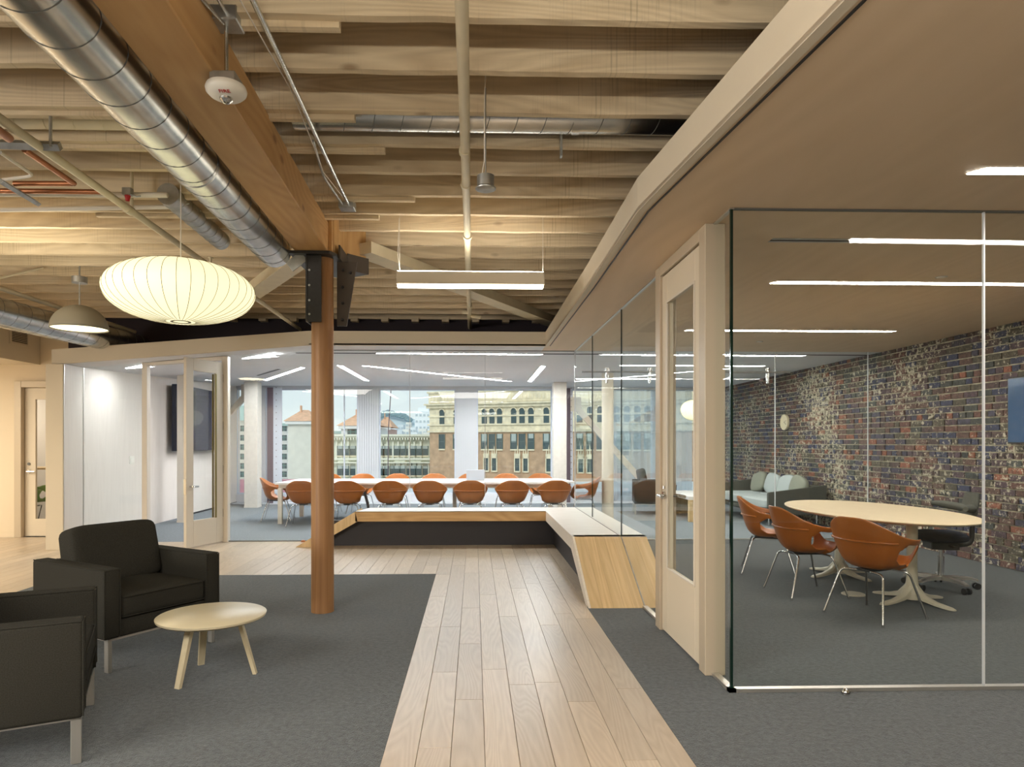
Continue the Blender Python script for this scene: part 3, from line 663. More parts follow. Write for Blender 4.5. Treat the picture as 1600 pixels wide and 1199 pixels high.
# ------------------------------------------------------------------ pendants
lp = thing('linear_pendant', 'slim cream linear pendant lamp glowing above and below in the middle', 'lamp', (-.03, 5.5, 2.69))
bm = NB(); box(bm, -.60, .60, -.03, .03, -.035, .065, .002, 1); part('housing', bm, M['fascia'], lp)
bm = NB(); box(bm, -.592, .592, -.028, .028, -.062, -.036, .006, 2); part('lower_diffuser', bm, M['pendant_glow'], lp)
bm = NB(); box(bm, -.59, .59, -.026, .026, .0655, .070); part('upper_diffuser', bm, emit('pendant_uplight', (1., .92, .78), 40.), lp)
for xx in (-.575, .59):
    bm = NB(); tube(bm, [(xx, 0, .06), (xx, 0, .735)], .002, 5); part('suspension_cable', bm, M['white'], lp)
bm = NB(); tube(bm, [(-.57, 0, .065), (-.59, 0, .2), (-.578, 0, .5)], .004, 6); part('power_cable', bm, M['white'], lp)

bl = thing('bubble_pendant', 'big saucer shaped bubble pendant lamp, cream, left of the beam', 'lamp', (-1.885, 4.4, 2.345))
def bubprof(a, rx, rz): return (rx * math.sin(a) ** .8, rz * (-math.cos(a)))
rx, rz_ = .452, .178
pts = [(rx * max(0, math.sin(a)) ** .82, -rz_ * math.cos(a) * (1 if math.cos(a) < 0 else 1.12)) for a in [PI * i / 24 for i in range(25)]]
pts = [q for q in pts if q[0] > .055]
bm = NB(); lathe(bm, pts, 64); part('shade', bm, M['bubble'], bl, True)
bm = NB(); tube(bm, [(q[0] + .001, 0, q[1]) for q in pts], .0016, 4); rbm = mkmesh('rib', bm, plain('rib_wire', (.30, .26, .15), .6))
for k in range(36):
    o = obj('rib', rbm, bl); o.rotation_euler = (0, 0, 2 * PI * k / 36)
bm = NB(); lathe(bm, [(.046, -.200), (.062, -.200), (.062, -.190), (.046, -.190), (.046, -.200)], 32, cap=False); part('bottom_ring', bm, plain('ring_grey', (.22, .20, .14), .5), bl, True)
bm = NB(); tube(bm, [(0, 0, .17), (0, 0, 1.08)], .003, 6); part('cord', bm, M['white'], bl)
dm = thing('dome_pendant', 'grey half dome pendant lamp with bright opening at far left', 'lamp', (-3.93, 6.85, 2.50))
bm = NB(); R0 = .26; lathe(bm, [(R0 * math.cos(a), .24 * math.sin(a) * 1.0) for a in [PI / 2 * i / 12 for i in range(12)]] + [(.005, .24)], 48, cap=False)
me = mkmesh('dome', bm, plain('dome_grey', (.34, .32, .25), .6), True)
me = bake(me, [('SOLIDIFY', dict(thickness=.006))]); obj('dome', me, dm)
bm = NB(); lathe(bm, [(0, .012), (R0 * .965, .012), (R0 * .965, .016), (0, .016)], 48); part('diffuser', bm, M['domeglow'], dm)
bm = NB(); tube(bm, [(0, 0, .24), (0, 0, .925)], .008, 8); lathe(bm, [(0, .46), (.07, .46), (.07, .52), (0, .52)], 20); part('mount', bm, M['galv_dull'], dm, True)
l = bpy.data.lights.new('dome_bulb', 'AREA'); l.shape = 'DISK'; l.size = .45; l.energy = 14; l.color = (1., .85, .55)
o = bpy.data.objects.new('dome_bulb', l); C.objects.link(o); o.location = (-3.93, 6.85, 2.495)

b2_ = copy_tree(bl); b2_['label'] = 'rounder bubble pendant glowing beyond the door in the far lounge'; b2_.location = (4.14, 12.5, 1.99); b2_.scale = (.62, .62, 1.05)
for c_ in list(b2_.children):
    if c_.name.startswith('cord'):
        c_.scale = (1, 1, .59)

# ------------------------------------------------------------------ glass walls
GX, GY0, GY1 = 1.415, 3.68, 9.46
def zsl(x, y): return zs
def pane(name, lb, x0, x1, y0, y1, z0, z1, cat='glass', zlist=None, **q):
    bm = NB()
    if zlist is None: box(bm, x0, x1, y0, y1, z0, z1)
    else: prism(bm, [(x0, y0), (x1, y0), (x1, y1), (x0, y1)], z0, zlist)
    return bm
# side run (along the corridor)
gw = structure('wall_glass_side', pane('', '', GX - .006, GX + .006, 4.92, 6.46, .015, zs), M['glass'], 'frameless glass wall along the corridor from bench to door', cat='glass wall')
for y0, y1 in ((6.465, 8.06), (8.065, 9.455)):
    part('glass_pane', pane('', '', GX - .006, GX + .006, y0, y1, .48, zs), M['glass'], gw)
part('glass_pane', pane('', '', GX - .006, GX + .006, GY0 + .012, 3.93, .015, zs), M['glass'], gw)
for y in (6.4625, 8.0625):
    bm = NB(); box(bm, GX - .0065, GX + .0065, y - .003, y + .003, .48, zs); part('glass_joint', bm, M['gedge'], gw)
bm = NB(); box(bm, GX - .02, GX + .02, GY0 - .02, 3.93, 0, .02); box(bm, GX - .02, GX + .02, 5.05, 5.56, 0, .02); part('base_channel', bm, M['alu'], gw)
bm = NB(); box(bm, GX - .012, GX + .012, GY0 - .012, 9.47, zs - .008, zs - .0005); part('head_channel', bm, M['alu'], gw)
# front run (small meeting room, facing the viewer)
gf = structure('wall_glass_front', pane('', '', GX - .006, 2.83, GY0 - .006, GY0 + .006, .015, zs), M['glass'], 'frameless glass wall of the meeting room facing the viewer', cat='glass wall')
part('glass_pane', pane('', '', 2.836, 5.78, GY0 - .006, GY0 + .006, .015, zs), M['glass'], gf)
bm = NB(); box(bm, 2.829, 2.837, GY0 - .007, GY0 + .007, .02, zs); part('glass_joint', bm, M['gjoint'], gf)
bm = NB(); box(bm, GX - .0075, GX + .006, GY0 - .008, GY0 + .008, .015, zs); part('glass_corner', bm, M['gedge'], gf)
bm = NB(); box(bm, GX - .02, 5.78, GY0 - .02, GY0 + .02, 0, .02); part('base_channel', bm, M['alu'], gf)
bm = NB(); box(bm, GX - .012, 5.78, GY0 - .012, GY0 + .012, zs - .008, zs - .0005); part('head_channel', bm, M['seamd'], gf)
# conference glass
gc = structure('wall_glass_conference', pane('', '', -2.15, -.9, GY1 - .006, GY1 + .006, .01, zs), M['glass'], 'frameless glass wall across the front of the conference room', cat='glass wall')
zc = lambda x: zs - (-2.42 - x) * (zs - 2.405) / (5.37 - 2.42) if x < -2.42 else zs
def gpane(x0, x1, z0=.01):
    bm = NB(); prism(bm, [(x0, GY1 - .006), (x1, GY1 - .006), (x1, GY1 + .006), (x0, GY1 + .006)], z0, [zc(x0), zc(x1), zc(x1), zc(x0)]); return bm
part('glass_pane', gpane(-.896, .45), M['glass'], gc); part('glass_pane', gpane(.454, GX), M['glass'], gc)
part('glass_pane', gpane(-3.42, -2.154), M['glass'], gc); part('glass_pane', gpane(-5.36, -4.56), M['glass'], gc)
for x in (-.898, .452 - .30, -2.152, ):
    bm = NB(); box(bm, x - .004, x + .004, GY1 - .007, GY1 + .007, .48 if x > -1.6 else .02, zs); part('glass_joint', bm, M['gjoint'], gc)
bm = NB(); box(bm, GX - .007, GX + .007, GY1 - .007, GY1 + .007, .48, zs); part('glass_joint', bm, M['gjoint'], gc)
bm = NB(); box(bm, -2.2, GX, GY1 - .012, GY1 + .012, zs - .008, zs - .0005); box(bm, -3.42, -1.5, GY1 - .012, GY1 + .012, 0, .014); part('head_channel', bm, M['seamd'], gc)
# partition behind the small meeting room with sliding door on a rail
gp = structure('wall_glass_lounge', pane('', '', GX + .01, 3.10, GY1 - .006, GY1 + .006, .015, zs), M['glass'], 'glass partition between the meeting room and the lounge', cat='glass wall')
part('glass_pane', pane('', '', 3.105, 4.26, GY1 - .006, GY1 + .006, .015, zs), M['glass'], gp)
part('glass_pane', pane('', '', 4.265, 5.74, GY1 - .006, GY1 + .006, .015, zs), M['glass'], gp)
for x in (3.102, 4.262, 5.60):
    bm = NB(); box(bm, x - .005, x + .005, GY1 - .007, GY1 + .007, .02, zs); part('glass_joint', bm, M['gjoint'], gp)
bm = NB(); box(bm, GX, 5.78, GY1 - .015, GY1 + .015, 0, .012); part('base_channel', bm, M['alu'], gp)
sl = thing('sliding_door_rail', 'steel rail with roller hangers across the lounge glass', 'rail', (3.0, 9.40, 2.33))
for x_ in (-1.4, 0, 1.35):
    bm = NB(); tube(bm, [(x_, 0, .03), (x_, .055, .03)], .01, 8); part('standoff', bm, M['galv_dull'], sl)
bm = NB(); tube(bm, [(-1.5, 0, .03), (1.45, 0, 0.03)], .014, 10); part('rail', bm, M['galv_dull'], sl, True)
bm = NB(); box(bm, -.012, .012, -.03, .03, -.13, .03, .004, 1); lathe(bm, [(0, -.05), (.028, -.05), (.028, -.01), (0, -.01)], 12); lathe(bm, [(0, .035), (.03, .035), (.03, .085), (0, .085)], 12); hm = mkmesh('roller_hanger', bm, M['galv'], True)
for x in (-1.15, -.55, .42, 1.12): obj('roller_hanger', hm, sl, (x, -.02, 0))
hd = thing('pull_handle', 'tall vertical steel pull handle on the lounge glass door', 'handle', (3.40, 9.40, .75))
bm = NB(); tube(bm, [(0, -.03, 0), (0, -.03, .58)], .015, 10); part('bar', bm, M['steel'], hd, True)
bm = NB(); tube(bm, [(.0, .05, .12), (0, -.03, .12)], .008, 8); tube(bm, [(.0, .05, .46), (0, -.03, .46)], .008, 8); part('standoff', bm, M['steel'], hd, True)

# right door (closed) in the corridor glass
bm = NB()
box(bm, GX - .06, GX + .06, 3.93, 4.04, 0, zs - .001, .003, 1); box(bm, GX - .06, GX + .06, 4.90, 5.02, 0, zs - .001, .003, 1); box(bm, GX - .06, GX + .06, 4.04, 4.90, 2.585, zs - .001, .003, 1)
d2 = structure('door_2', bm, M['frame'], 'tall closed meeting room door in a beige frame on the right', cat='door')
def leaf(bm, L_, z0, z1, st=.115, top=.16, botr=.40, th=.045):
    box(bm, 0, st, -th / 2, th / 2, z0, z1, .003, 1); box(bm, L_ - st, L_, -th / 2, th / 2, z0, z1, .003, 1)
    box(bm, st, L_ - st, -th / 2, th / 2, z0, z0 + botr, .003, 1); box(bm, st, L_ - st, -th / 2, th / 2, z1 - top, z1, .003, 1)
def placebm(bm, x, y, ang): bmesh.ops.transform(bm, matrix=Matrix.Translation((x, y, 0)) @ Matrix.Rotation(ang, 4, 'Z'), verts=bm.verts)
bm = NB(); leaf(bm, .85, .012, 2.578, .12, .20, .46); placebm(bm, GX - .02, 4.045, R(90)); lf = part('door_leaf', bm, M['doorp'], d2)
bm = NB(); box(bm, .125, .725, -.004, .004, .475, 2.375); placebm(bm, GX - .02, 4.045, R(90)); part('glass_pane', bm, M['glass'], lf)
bm = NB()
for a0, a1, c0, c1 in ((.12, .73, .472, .486), (.12, .73, 2.362, 2.378), (.12, .134, .486, 2.362), (.716, .73, .486, 2.362)): box(bm, a0, a1, .018, .030, c0, c1, .002, 1)
placebm(bm, GX - .02, 4.045, R(90)); part('glazing_bead', bm, M['frame_light'], lf)
bm = NB(); lathe(bm, [(0, -.01), (.028, -.01), (.028, .01), (0, .01)], 18)
bmesh.ops.transform(bm, matrix=Matrix.Translation((GX - .05, 4.83, .99)) @ Matrix.Rotation(R(90), 4, 'Y'), verts=bm.verts)
tube(bm, bend([(GX - .04, 4.83, .99), (GX - .10, 4.83, .99), (GX - .10, 4.70, .99)], .015), .011, 10); tube(bm, bend([(GX, 4.83, .99), (GX + .06, 4.83, .99), (GX + .06, 4.70, .99)], .015), .011, 10)
lathe(bm, [(0, 0), (.012, 0), (.012, .02), (0, .02)], 12, (GX - .05, 4.83, 1.04)); part('door_handle', bm, M['steel'], lf, True)
ds = thing('door_stop', 'small steel dome door stop on the carpet outside the front glass', 'door stop', (2.02, 3.62, 0))
bm = NB(); lathe(bm, [(.022, 0), (.022, .01), (.017, .024), (.008, .032), (0, .034)], 18); part('dome', bm, M['steel'], ds, True)
bm = NB(); lathe(bm, [(.0225, .008), (.024, .011), (.0225, .015)], 18, cap=False); part('rubber_ring', bm, M['black'], ds, True)

# left double-height door (open) in the conference glass
hx = -3.455
bm = NB()
box(bm, hx - .02, hx + .06, GY1 - .05, GY1 + .05, 0, zc(hx) - .01, .003, 1); box(bm, -4.56, -4.49, GY1 - .05, GY1 + .05, 0, zc(-4.5) - .01, .003, 1)
bm_top = [(-4.49, GY1 - .05), (hx - .02, GY1 - .05), (hx - .02, GY1 + .05), (-4.49, GY1 + .05)]
prism(bm, bm_top, [zc(-4.49) - .05, zc(hx) - .06, zc(hx) - .06, zc(-4.49) - .05], [zc(-4.49) - .01, zc(hx) - .01, zc(hx) - .01, zc(-4.49) - .01])
d3 = structure('door_3', bm, M['frame_light'], 'open glazed conference room door swung towards the viewer at left', cat='door')
ang = math.atan2(8.80 - 9.40, -3.72 - hx + .03)
bm = NB(); leaf(bm, .66, .015, 2.47, .125, .16, .34); placebm(bm, hx - .02, 9.41, ang); lf = part('door_leaf', bm, M['frame_light'], d3)
bm = NB(); box(bm, .125, .535, -.004, .004, .355, 2.31); placebm(bm, hx - .02, 9.41, ang); part('glass_pane', bm, M['glass'], lf)
bm = NB(); box(bm, .125, .15, -.03, -.0235, .355, 2.30); box(bm, .125, .15, .0235, .03, .355, 2.30); placebm(bm, hx - .02, 9.41, ang); part('pull_bar', bm, plain('olive_bronze', (.23, .19, .07), .4, metal=.5), lf)
bm = NB(); tube(bm, bend([(.60, -.022, .80), (.60, -.07, .80), (.50, -.07, .80)], .02), .011, 8); tube(bm, bend([(.60, .022, .80), (.60, .07, .80), (.50, .07, .80)], .02), .011, 8); box(bm, .655, .663, -.02, .02, .70, .90); placebm(bm, hx - .02, 9.41, ang); part('door_handle', bm, M['steel'], lf, True)
for z in (.35, .95, 1.55, 2.2):
    bm = NB(); lathe(bm, [(0, 0), (.016, 0), (.016, .11), (0, .11)], 10, (hx - .03, 9.405, z)); box(bm, hx - .045, hx + .0, 9.40, 9.415, z, z + .11); part('hinge', bm, M['strap'], d3)
fs = thing('floor_stop', 'small dark floor door stop in front of the conference glass', 'door stop', (-2.36, 9.40, 0))
bm = NB(); lathe(bm, [(.03, 0), (.03, .012), (.02, .025), (0, .028)], 14); part('dome', bm, M['copper'], fs, True)

# ------------------------------------------------------------------ bench (folded timber ribbon)
zb = .465; th = .13
bn = thing('folded_bench', 'long u shaped folded timber bench with pale top below the conference glass', 'bench', (0, 8.9, 0))
Xi = .945
def bp_(nm, bm, m, **q): return part(nm, bm, m, bn, off=bn.location, **q)
bm = NB(); prism(bm, [(-1.56, 8.91), (Xi, 8.91), (Xi, 9.44), (-1.45, 9.44)], zb - .004, zb); prism(bm, [(-1.56, 8.91), (Xi, 8.91), (Xi, 8.925), (-1.56, 8.925)], zb - .004, zb + .0)
bp_('bench_top', bm, M['bench_top'])
bm = NB(); prism(bm, [(Xi, 6.48), (GX - .006, 6.47), (GX - .006, 9.44), (Xi, 9.44)], zb - .004, zb); bp_('bench_top', bm, M['bench_top'])
bm = NB(); prism(bm, [(GX + .008, 6.47), (1.66, 6.46), (1.66, 9.44), (GX + .008, 9.44)], zb - .004, zb); bp_('bench_top', bm, M['bench_top'])
bm = NB(); prism(bm, [(-1.56, 8.912), (Xi + .01, 8.912), (Xi + .01, 8.94), (-1.53, 8.94)], zb - th, zb - .004)
bp_('front_board', bm, wood('bench_front', (.62, .40, .19), (.48, .29, .12), axis=0, scale=.7, rings=3, stretch=8, jitter=0, rough=.4), label='orange toned front edge board')
bm = NB(); box(bm, -1.50, Xi + .01, 8.94, 9.44, zb - th, zb - .005); bp_('bench_core', bm, M['plinth'])
# right wing side band and sloped end
def quadslab(bm, a, b_, c, d, t_):  # a,b top pair, d,c bottom pair extruded by vector t_
    loft(bm, [[a, b_, c, d], [tuple(Vector(p) + Vector(t_)) for p in (a, b_, c, d)]])
y_t, y_b = 6.48, 5.56
bm = NB()
side = [(8.95, zb - th), (8.95, zb - .004), (y_t, zb - .004), (y_b, 0), (y_b + .17, 0), (y_t + .10, zb - th)]
loft(bm, [[(Xi, y, z) for y, z in side], [(Xi + .02, y, z) for y, z in side]]); bp_('side_board', bm, M['bench_top'], label='pale mitred side face of the right wing')
def endp(x0, x1):
    bm = NB(); quadslab(bm, (x0, y_t - .004, zb), (x1, y_t - .004, zb), (x1, y_b - .004, .001), (x0, y_b - .004, .001), (0, .12, 0)); return bm
wds = [Xi + .02, Xi + .12, Xi + .21, Xi + .30, Xi + .39, GX - .004]
for i in range(len(wds) - 1): bp_('end_board', endp(wds[i], wds[i + 1] - .001), M['bench'])
bp_('end_board', endp(GX + .006, GX + .13), M['bench']); bp_('end_board', endp(GX + .131, 1.66), M['bench'])
bm = NB(); quadslab(bm, (GX - .004, y_t - .006, zb + .001), (GX + .006, y_t - .006, zb + .001), (GX + .006, y_b - .006, .001), (GX - .004, y_b - .006, .001), (0, .01, 0)); bp_('joint_strip', bm, M['galv_dull'])
bm = NB(); box(bm, Xi + .021, 1.64, 6.62, 9.44, zb - th, zb - .006); bp_('bench_core', bm, M['plinth'])
# left sloped leg
bm = NB(); a = [(-1.56, zb), (-2.34, 0), (-2.12, 0), (-1.53, zb - th)]
loft(bm, [[(x, 8.912, z) for x, z in a], [(x, 9.44, z) for x, z in a]]); bp_('sloped_leg', bm, M['bench'])
# plinth
bm = NB(); box(bm, -2.05, Xi + .15, 9.05, 9.10, 0, zb - th); box(bm, Xi + .12, Xi + .17, 6.55, 9.1, 0, zb - th); bp_('plinth', bm, M['plinth'], label='dark recessed plinth')

# ------------------------------------------------------------------ recessed linear ceiling lights
def strip(px0, py0, px1, py1, lb, wd=.085, mat='lampc', cut=.06, zz=None):
    z = (zz or zs)
    a = at(px0, py0, Z=z); c = at(px1, py1, Z=z); d = (c - a).normalized(); n_ = Vector((d.y, -d.x, 0))
    o = thing('linear_ceiling_light', lb, 'lamp', (a + c) / 2, 0, 'recessed linear lights')
    bm = NB(); q = [a + n_ * wd / 2, c + n_ * wd / 2 + d * cut, c - n_ * wd / 2, a - n_ * wd / 2 - d * cut]
    prism(bm, [(v.x, v.y) for v in q], z - .003, z - .0005); part('diffuser', bm, M[mat], o, off=o.location)
    bm = NB(); w2 = wd / 2 + .006
    for s_ in (1, -1):
        q = [a + n_ * s_ * w2 - d * cut, c + n_ * s_ * w2 + d * cut, c + n_ * s_ * wd / 2 + d * cut, a + n_ * s_ * wd / 2 - d * cut]
        prism(bm, [(v.x, v.y) for v in q], z - .004, z - .0005)
    part('trim_edge', bm, M['white'], o, off=o.location)
strip(1540, 266, 1900, 268, 'linear ceiling light outside the front glass at the right edge', mat='lamp')
strip(1218, 441, 1850, 446, 'long linear ceiling light, nearest inside the meeting room', mat='lamp')
strip(1080, 516, 1390, 518, 'linear ceiling light, second back inside the meeting room', mat='lamp')
strip(1010, 555, 1252, 556, 'linear ceiling light just behind the lounge partition', mat='lamp')
strip(975, 571, 1190, 572, 'linear ceiling light deeper in the lounge', mat='lamp')
strip(905, 592, 1060, 592, 'faintest linear ceiling light at the back of the lounge', mat='lamp')
strip(594, 552, 842, 554, 'level linear ceiling light just inside the conference glass')
strip(573, 572, 795, 596, 'long slanting linear ceiling light over the conference table')
strip(532, 572, 573, 595, 'short linear ceiling light slanting right beside the post')
strip(415, 594, 472, 575, 'short linear ceiling light slanting left of the post')
strip(828, 596, 848, 573, 'short linear ceiling light slanting at the right of the conference room')
strip(362, 561, 428, 557, 'linear ceiling light at the left by the open door', zz=2.60)
strip(186, 576, 234, 573, 'linear ceiling light over the switch wall', zz=2.455)
# slot diffusers
def slot(px0, py0, px1, py1, lb):
    a = at(px0, py0, Z=zs); c = at(px1, py1, Z=zs); d = (c - a).normalized(); n_ = Vector((d.y, -d.x, 0))
    o = thing('slot_diffuser', lb, 'air vent', (a + c) / 2)
    for nm, mt, l0, l1, zz in (('slot_frame', M['galv_dull'], -.04, .04, .003), ('slot_gap', M['darkgrille'], -.012, .012, .0045)):
        bm = NB(); q = [a + n_ * l1, c + n_ * l1, c + n_ * l0, a + n_ * l0]; prism(bm, [(v.x, v.y) for v in q], zs - zz, zs - .0005); part(nm, bm, mt, o, off=o.location)
slot(1204, 375, 1900, 381, 'long thin slot air diffuser in the meeting room ceiling')
slot(402, 587, 436, 577, 'short slot air diffuser in the conference room ceiling')
for (px, py, lb) in ((1471, 433, 'small round sprinkler cap in the meeting room ceiling'), (1187, 534, 'small round sprinkler cap above the lounge partition'), (391, 565, 'small round sprinkler cap above the open door')):
    q = at(px, py, Z=zs); c_ = thing('ceiling_sprinkler', lb, 'sprinkler', q)
    bm = NB(); lathe(bm, [(0, -.006), (.03, -.006), (.035, 0), (0, 0)], 18); part('cap', bm, M['white'], c_)
    bm = NB(); lathe(bm, [(.035, -.002), (.042, -.002), (.042, 0), (.035, 0)], 18, cap=False); part('ring', bm, M['galv_dull'], c_)

# ------------------------------------------------------------------ orange shell chair
def shell_mesh():
    bm = NB(); NP, NV = 64, 20; grid = []
    def sm(t_): t_ = max(0, min(1, t_)); return t_ * t_ * (3 - 2 * t_)
    for i in range(NP):
        ph = 2 * PI * i / NP; d = abs(((ph + PI) % (2 * PI)) - PI) * 180 / PI      # 0 back .. 180 front
        hr = .79 - .145 * sm((d - 14) / 72) - .02 * sm((d - 75) / 30) - .165 * sm((d - 126) / 32)
        sx = math.sin(ph); cy_ = math.cos(ph)
        ee = 2.4; rr = 1 / ((abs(sx) ** ee / .305 ** ee + abs(cy_) ** ee / .27 ** ee) ** (1 / ee))
        if d < 40: rr *= 1 + .06 * (1 - d / 40)
        row = []
        for j in range(NV + 1):
            v = j / NV
            pw = 2.3 if d < 120 else 3.2
            z = .375 + (hr - .375) * v ** pw + (0 if d < 120 else -.012 * math.sin(PI * v))
            kk = v ** .46 if d < 60 else v ** .52
            x_, y_ = rr * kk * sx, rr * kk * cy_
            if d < 70: y_ += .05 * max(0, (z - .6)) * (1 - d / 70) * 3
            row.append((x_, y_, z))
        grid.append((d, row))
    c0 = bm.verts.new((0, 0, .375))
    V = [[c0] + [bm.verts.new(p) for p in row[1:]] for d, row in grid]
    for i in range(NP):
        a, b_ = V[i], V[(i + 1) % NP]; dm_ = (grid[i][0] + grid[(i + 1) % NP][0]) / 2
        bm.faces.new((c0, a[1], b_[1]))
        for j in range(1, NV):
            v = (j + .5) / NV
            lo, hi = .50, .90
            k_ = (dm_ - 104) / 31
            if abs(k_) < 1:
                hh = math.sqrt(1 - k_ * k_) ** .6
                mid = (lo + hi) / 2; hf = (hi - lo) / 2 * hh
                if abs(v - mid) < hf: continue
            bm.faces.new((a[j], a[j + 1], b_[j + 1], b_[j]))
    me = mkmesh('seat_shell', bm, M['orange'])
    return bake(me, [('SMOOTH', dict(factor=.5, iterations=2)), ('SOLIDIFY', dict(thickness=.011, offset=-1)), ('SUBSURF', dict(levels=1, render_levels=1))])
sm_ = shell_mesh()
sm_.polygons.foreach_set('use_smooth', [True] * len(sm_.polygons))
def ridge_mesh():
    bm = NB(); pts = []
    for i in range(25):
        d = -66 + 132 * i / 24; ph = R(d); ee = 2.4; sx, cy_ = math.sin(ph), math.cos(ph)
        rr = 1 / ((abs(sx) ** ee / .305 ** ee + abs(cy_) ** ee / .27 ** ee) ** (1 / ee))
        ad = abs(d)
        if ad < 40: rr *= 1 + .06 * (1 - ad / 40)
        hrr = .79 - .145 * (lambda t_: t_ * t_ * (3 - 2 * t_))(max(0, min(1, (ad - 14) / 72)))
        z = .600; v = min(1, ((z - .375) / (hrr - .375)) ** (1 / 2.3)); kk = v ** .46
        yy = rr * kk * cy_ + (.05 * max(0, z - .6) * (1 - ad / 70) * 3 if ad < 70 else 0)
        pts.append((rr * kk * sx * 1.012, yy * 1.012 + .0, z))
    tube(bm, pts, .009, 8); return mkmesh('back_ridge', bm, M['orange'], True)
rm_ = ridge_mesh()
def leg_mesh(sx, sy):
    bm = NB(); tube(bm, bend([(0, sy * .11, .362), (sx * .175, sy * .15, .357), (sx * .245, sy * .255, 0.008)], .045, 6), .0085, 10)
    lathe(bm, [(0, 0), (.011, 0), (.010, .02), (0, .02)], 10, (sx * .2455, sy * .2565, 0)); return mkmesh('leg', bm, [M['steel']], True)
lms = [leg_mesh(a, b_) for a in (-1, 1) for b_ in (-1, 1)]
bm = NB(); box(bm, -.06, .06, -.13, .13, .355, .376, .006, 2); mount = mkmesh('seat_mount', bm, M['black'])
def orange_chair(lb, x, y, rz, sc_=1., group=None):
    t_ = thing('shell_chair', lb, 'chair', (x, y, 0), rz, group)
    obj('seat_shell', sm_, t_); obj('back_ridge', rm_, t_); obj('seat_mount', mount, t_)
    for lm in lms: obj('leg', lm, t_)
    t_.scale = (sc_, sc_, sc_); return t_
proto = orange_chair('orange shell armchair nearest the front glass, its back to the viewer', 3.16, 5.25, R(114), 1.02)
def cc(lb, x, y, rz, s_, group):
    c = copy_tree(proto); c.location = (x, y, 0); c.rotation_euler = (0, 0, rz); c.scale = (s_,) * 3; c['label'] = lb; c['group'] = group; return c
proto['group'] = 'orange chairs at the oval table'
cc('orange shell armchair in the middle of the three at the oval table', 3.0, 6.05, R(93), 1.02, 'orange chairs at the oval table')
cc('orange shell armchair farthest back at the oval table, half hidden', 3.10, 7.05, R(68), 1.02, 'orange chairs at the oval table')
ordn = ['first', 'second', 'third', 'fourth', 'fifth', 'sixth', 'seventh', 'eighth']
for i, px in enumerate((471, 541, 608, 671, 735, 801, 867)):
    q = at(px, 700, Y=11.12)
    cc('orange shell chair, back to the glass, %s from left at long table' % ordn[i], q.x, 11.28, R(180) + random.uniform(-.06, .06), .965, 'chairs on the near side of the long table')
for i, px in enumerate((516, 567, 622, 679, 735, 790, 843)):
    q = at(px, 700, Y=13.5)
    cc('orange shell chair on the window side of long table, %s from left' % ordn[i], q.x, 13.25, random.uniform(-.05, .05), .965, 'chairs on the window side of the long table')
cc('orange shell chair at the left head of the long table, turned sideways', -3.48, 12.05, R(100), .965, 'chairs at the ends of the long table')
cc('orange shell chair at the right head of the long table', 1.98, 12.15, R(-100), .965, 'chairs at the ends of the long table')

# long table
lt = thing('conference_table', 'very long white topped conference table with pale square legs', 'table', (-.7, 12.1, 0))
bm = NB(); prism(bm, [(-3.35, 11.45), (1.25, 11.45), (1.75, 11.75), (1.60, 12.75), (-3.25, 12.75)], .665, .695); bp0 = part('tabletop', bm, M['whitetop'], lt, off=lt.location)
bm = NB(); prism(bm, [(-3.30, 11.50), (1.20, 11.50), (1.65, 11.78), (1.52, 12.70), (-3.2, 12.70)], .60, .665); part('apron', bm, M['frame_light'], lt, off=lt.location)
for (x, y) in ((-3.27, 11.50), (-3.2, 12.64), (1.42, 12.64), (1.50, 11.80), (-.35, 12.1)):
    bm = NB(); box(bm, x - .035, x + .035, y - .035, y + .035, 0, .60, .003, 1); part('leg', bm, M['frame_light'], lt, off=lt.location)
bm = NB(); tube(bm, bend([(-1.88, 11.48, .62), (-1.80, 11.46, .35), (-1.74, 11.40, .02)], .1), .022, 8); o = tag(obj('cable_sleeve', mkmesh('cable_sleeve', bm, M['black'], True)), 'black cable sleeve hanging from the conference table to the floor', 'cable')
# laptop
lpt = thing('laptop', 'open silver laptop on the conference table', 'laptop', (.02, 12.1, .695))
bm = NB(); box(bm, -.16, .16, -.11, .11, 0, .014, .003, 1); part('keyboard_base', bm, M['alu'], lpt)
bm = NB(); box(bm, -.16, .16, -.118, -.11, .012, .20, .002, 1, Matrix.Translation((0, -.11, .012)) @ Matrix.Rotation(R(12), 4, 'X') @ Matrix.Translation((0, .11, -.012))); part('lid', bm, M['flange'], lpt)
for (px, lb) in ((826, 'loose sheet of paper on the conference table near the right end'), (855, 'second loose sheet of paper at the right end of the conference table')):
    q = at(px, 700, Y=12.0); bm = NB(); box(bm, -.1, .1, -.13, .13, 0, .003); o = tag(obj('paper_sheet', mkmesh('paper_sheet', bm, M['whiteplastic'])), lb, 'paper'); o.location = (q.x, 12.0, .6955); o.rotation_euler = (0, 0, .5)

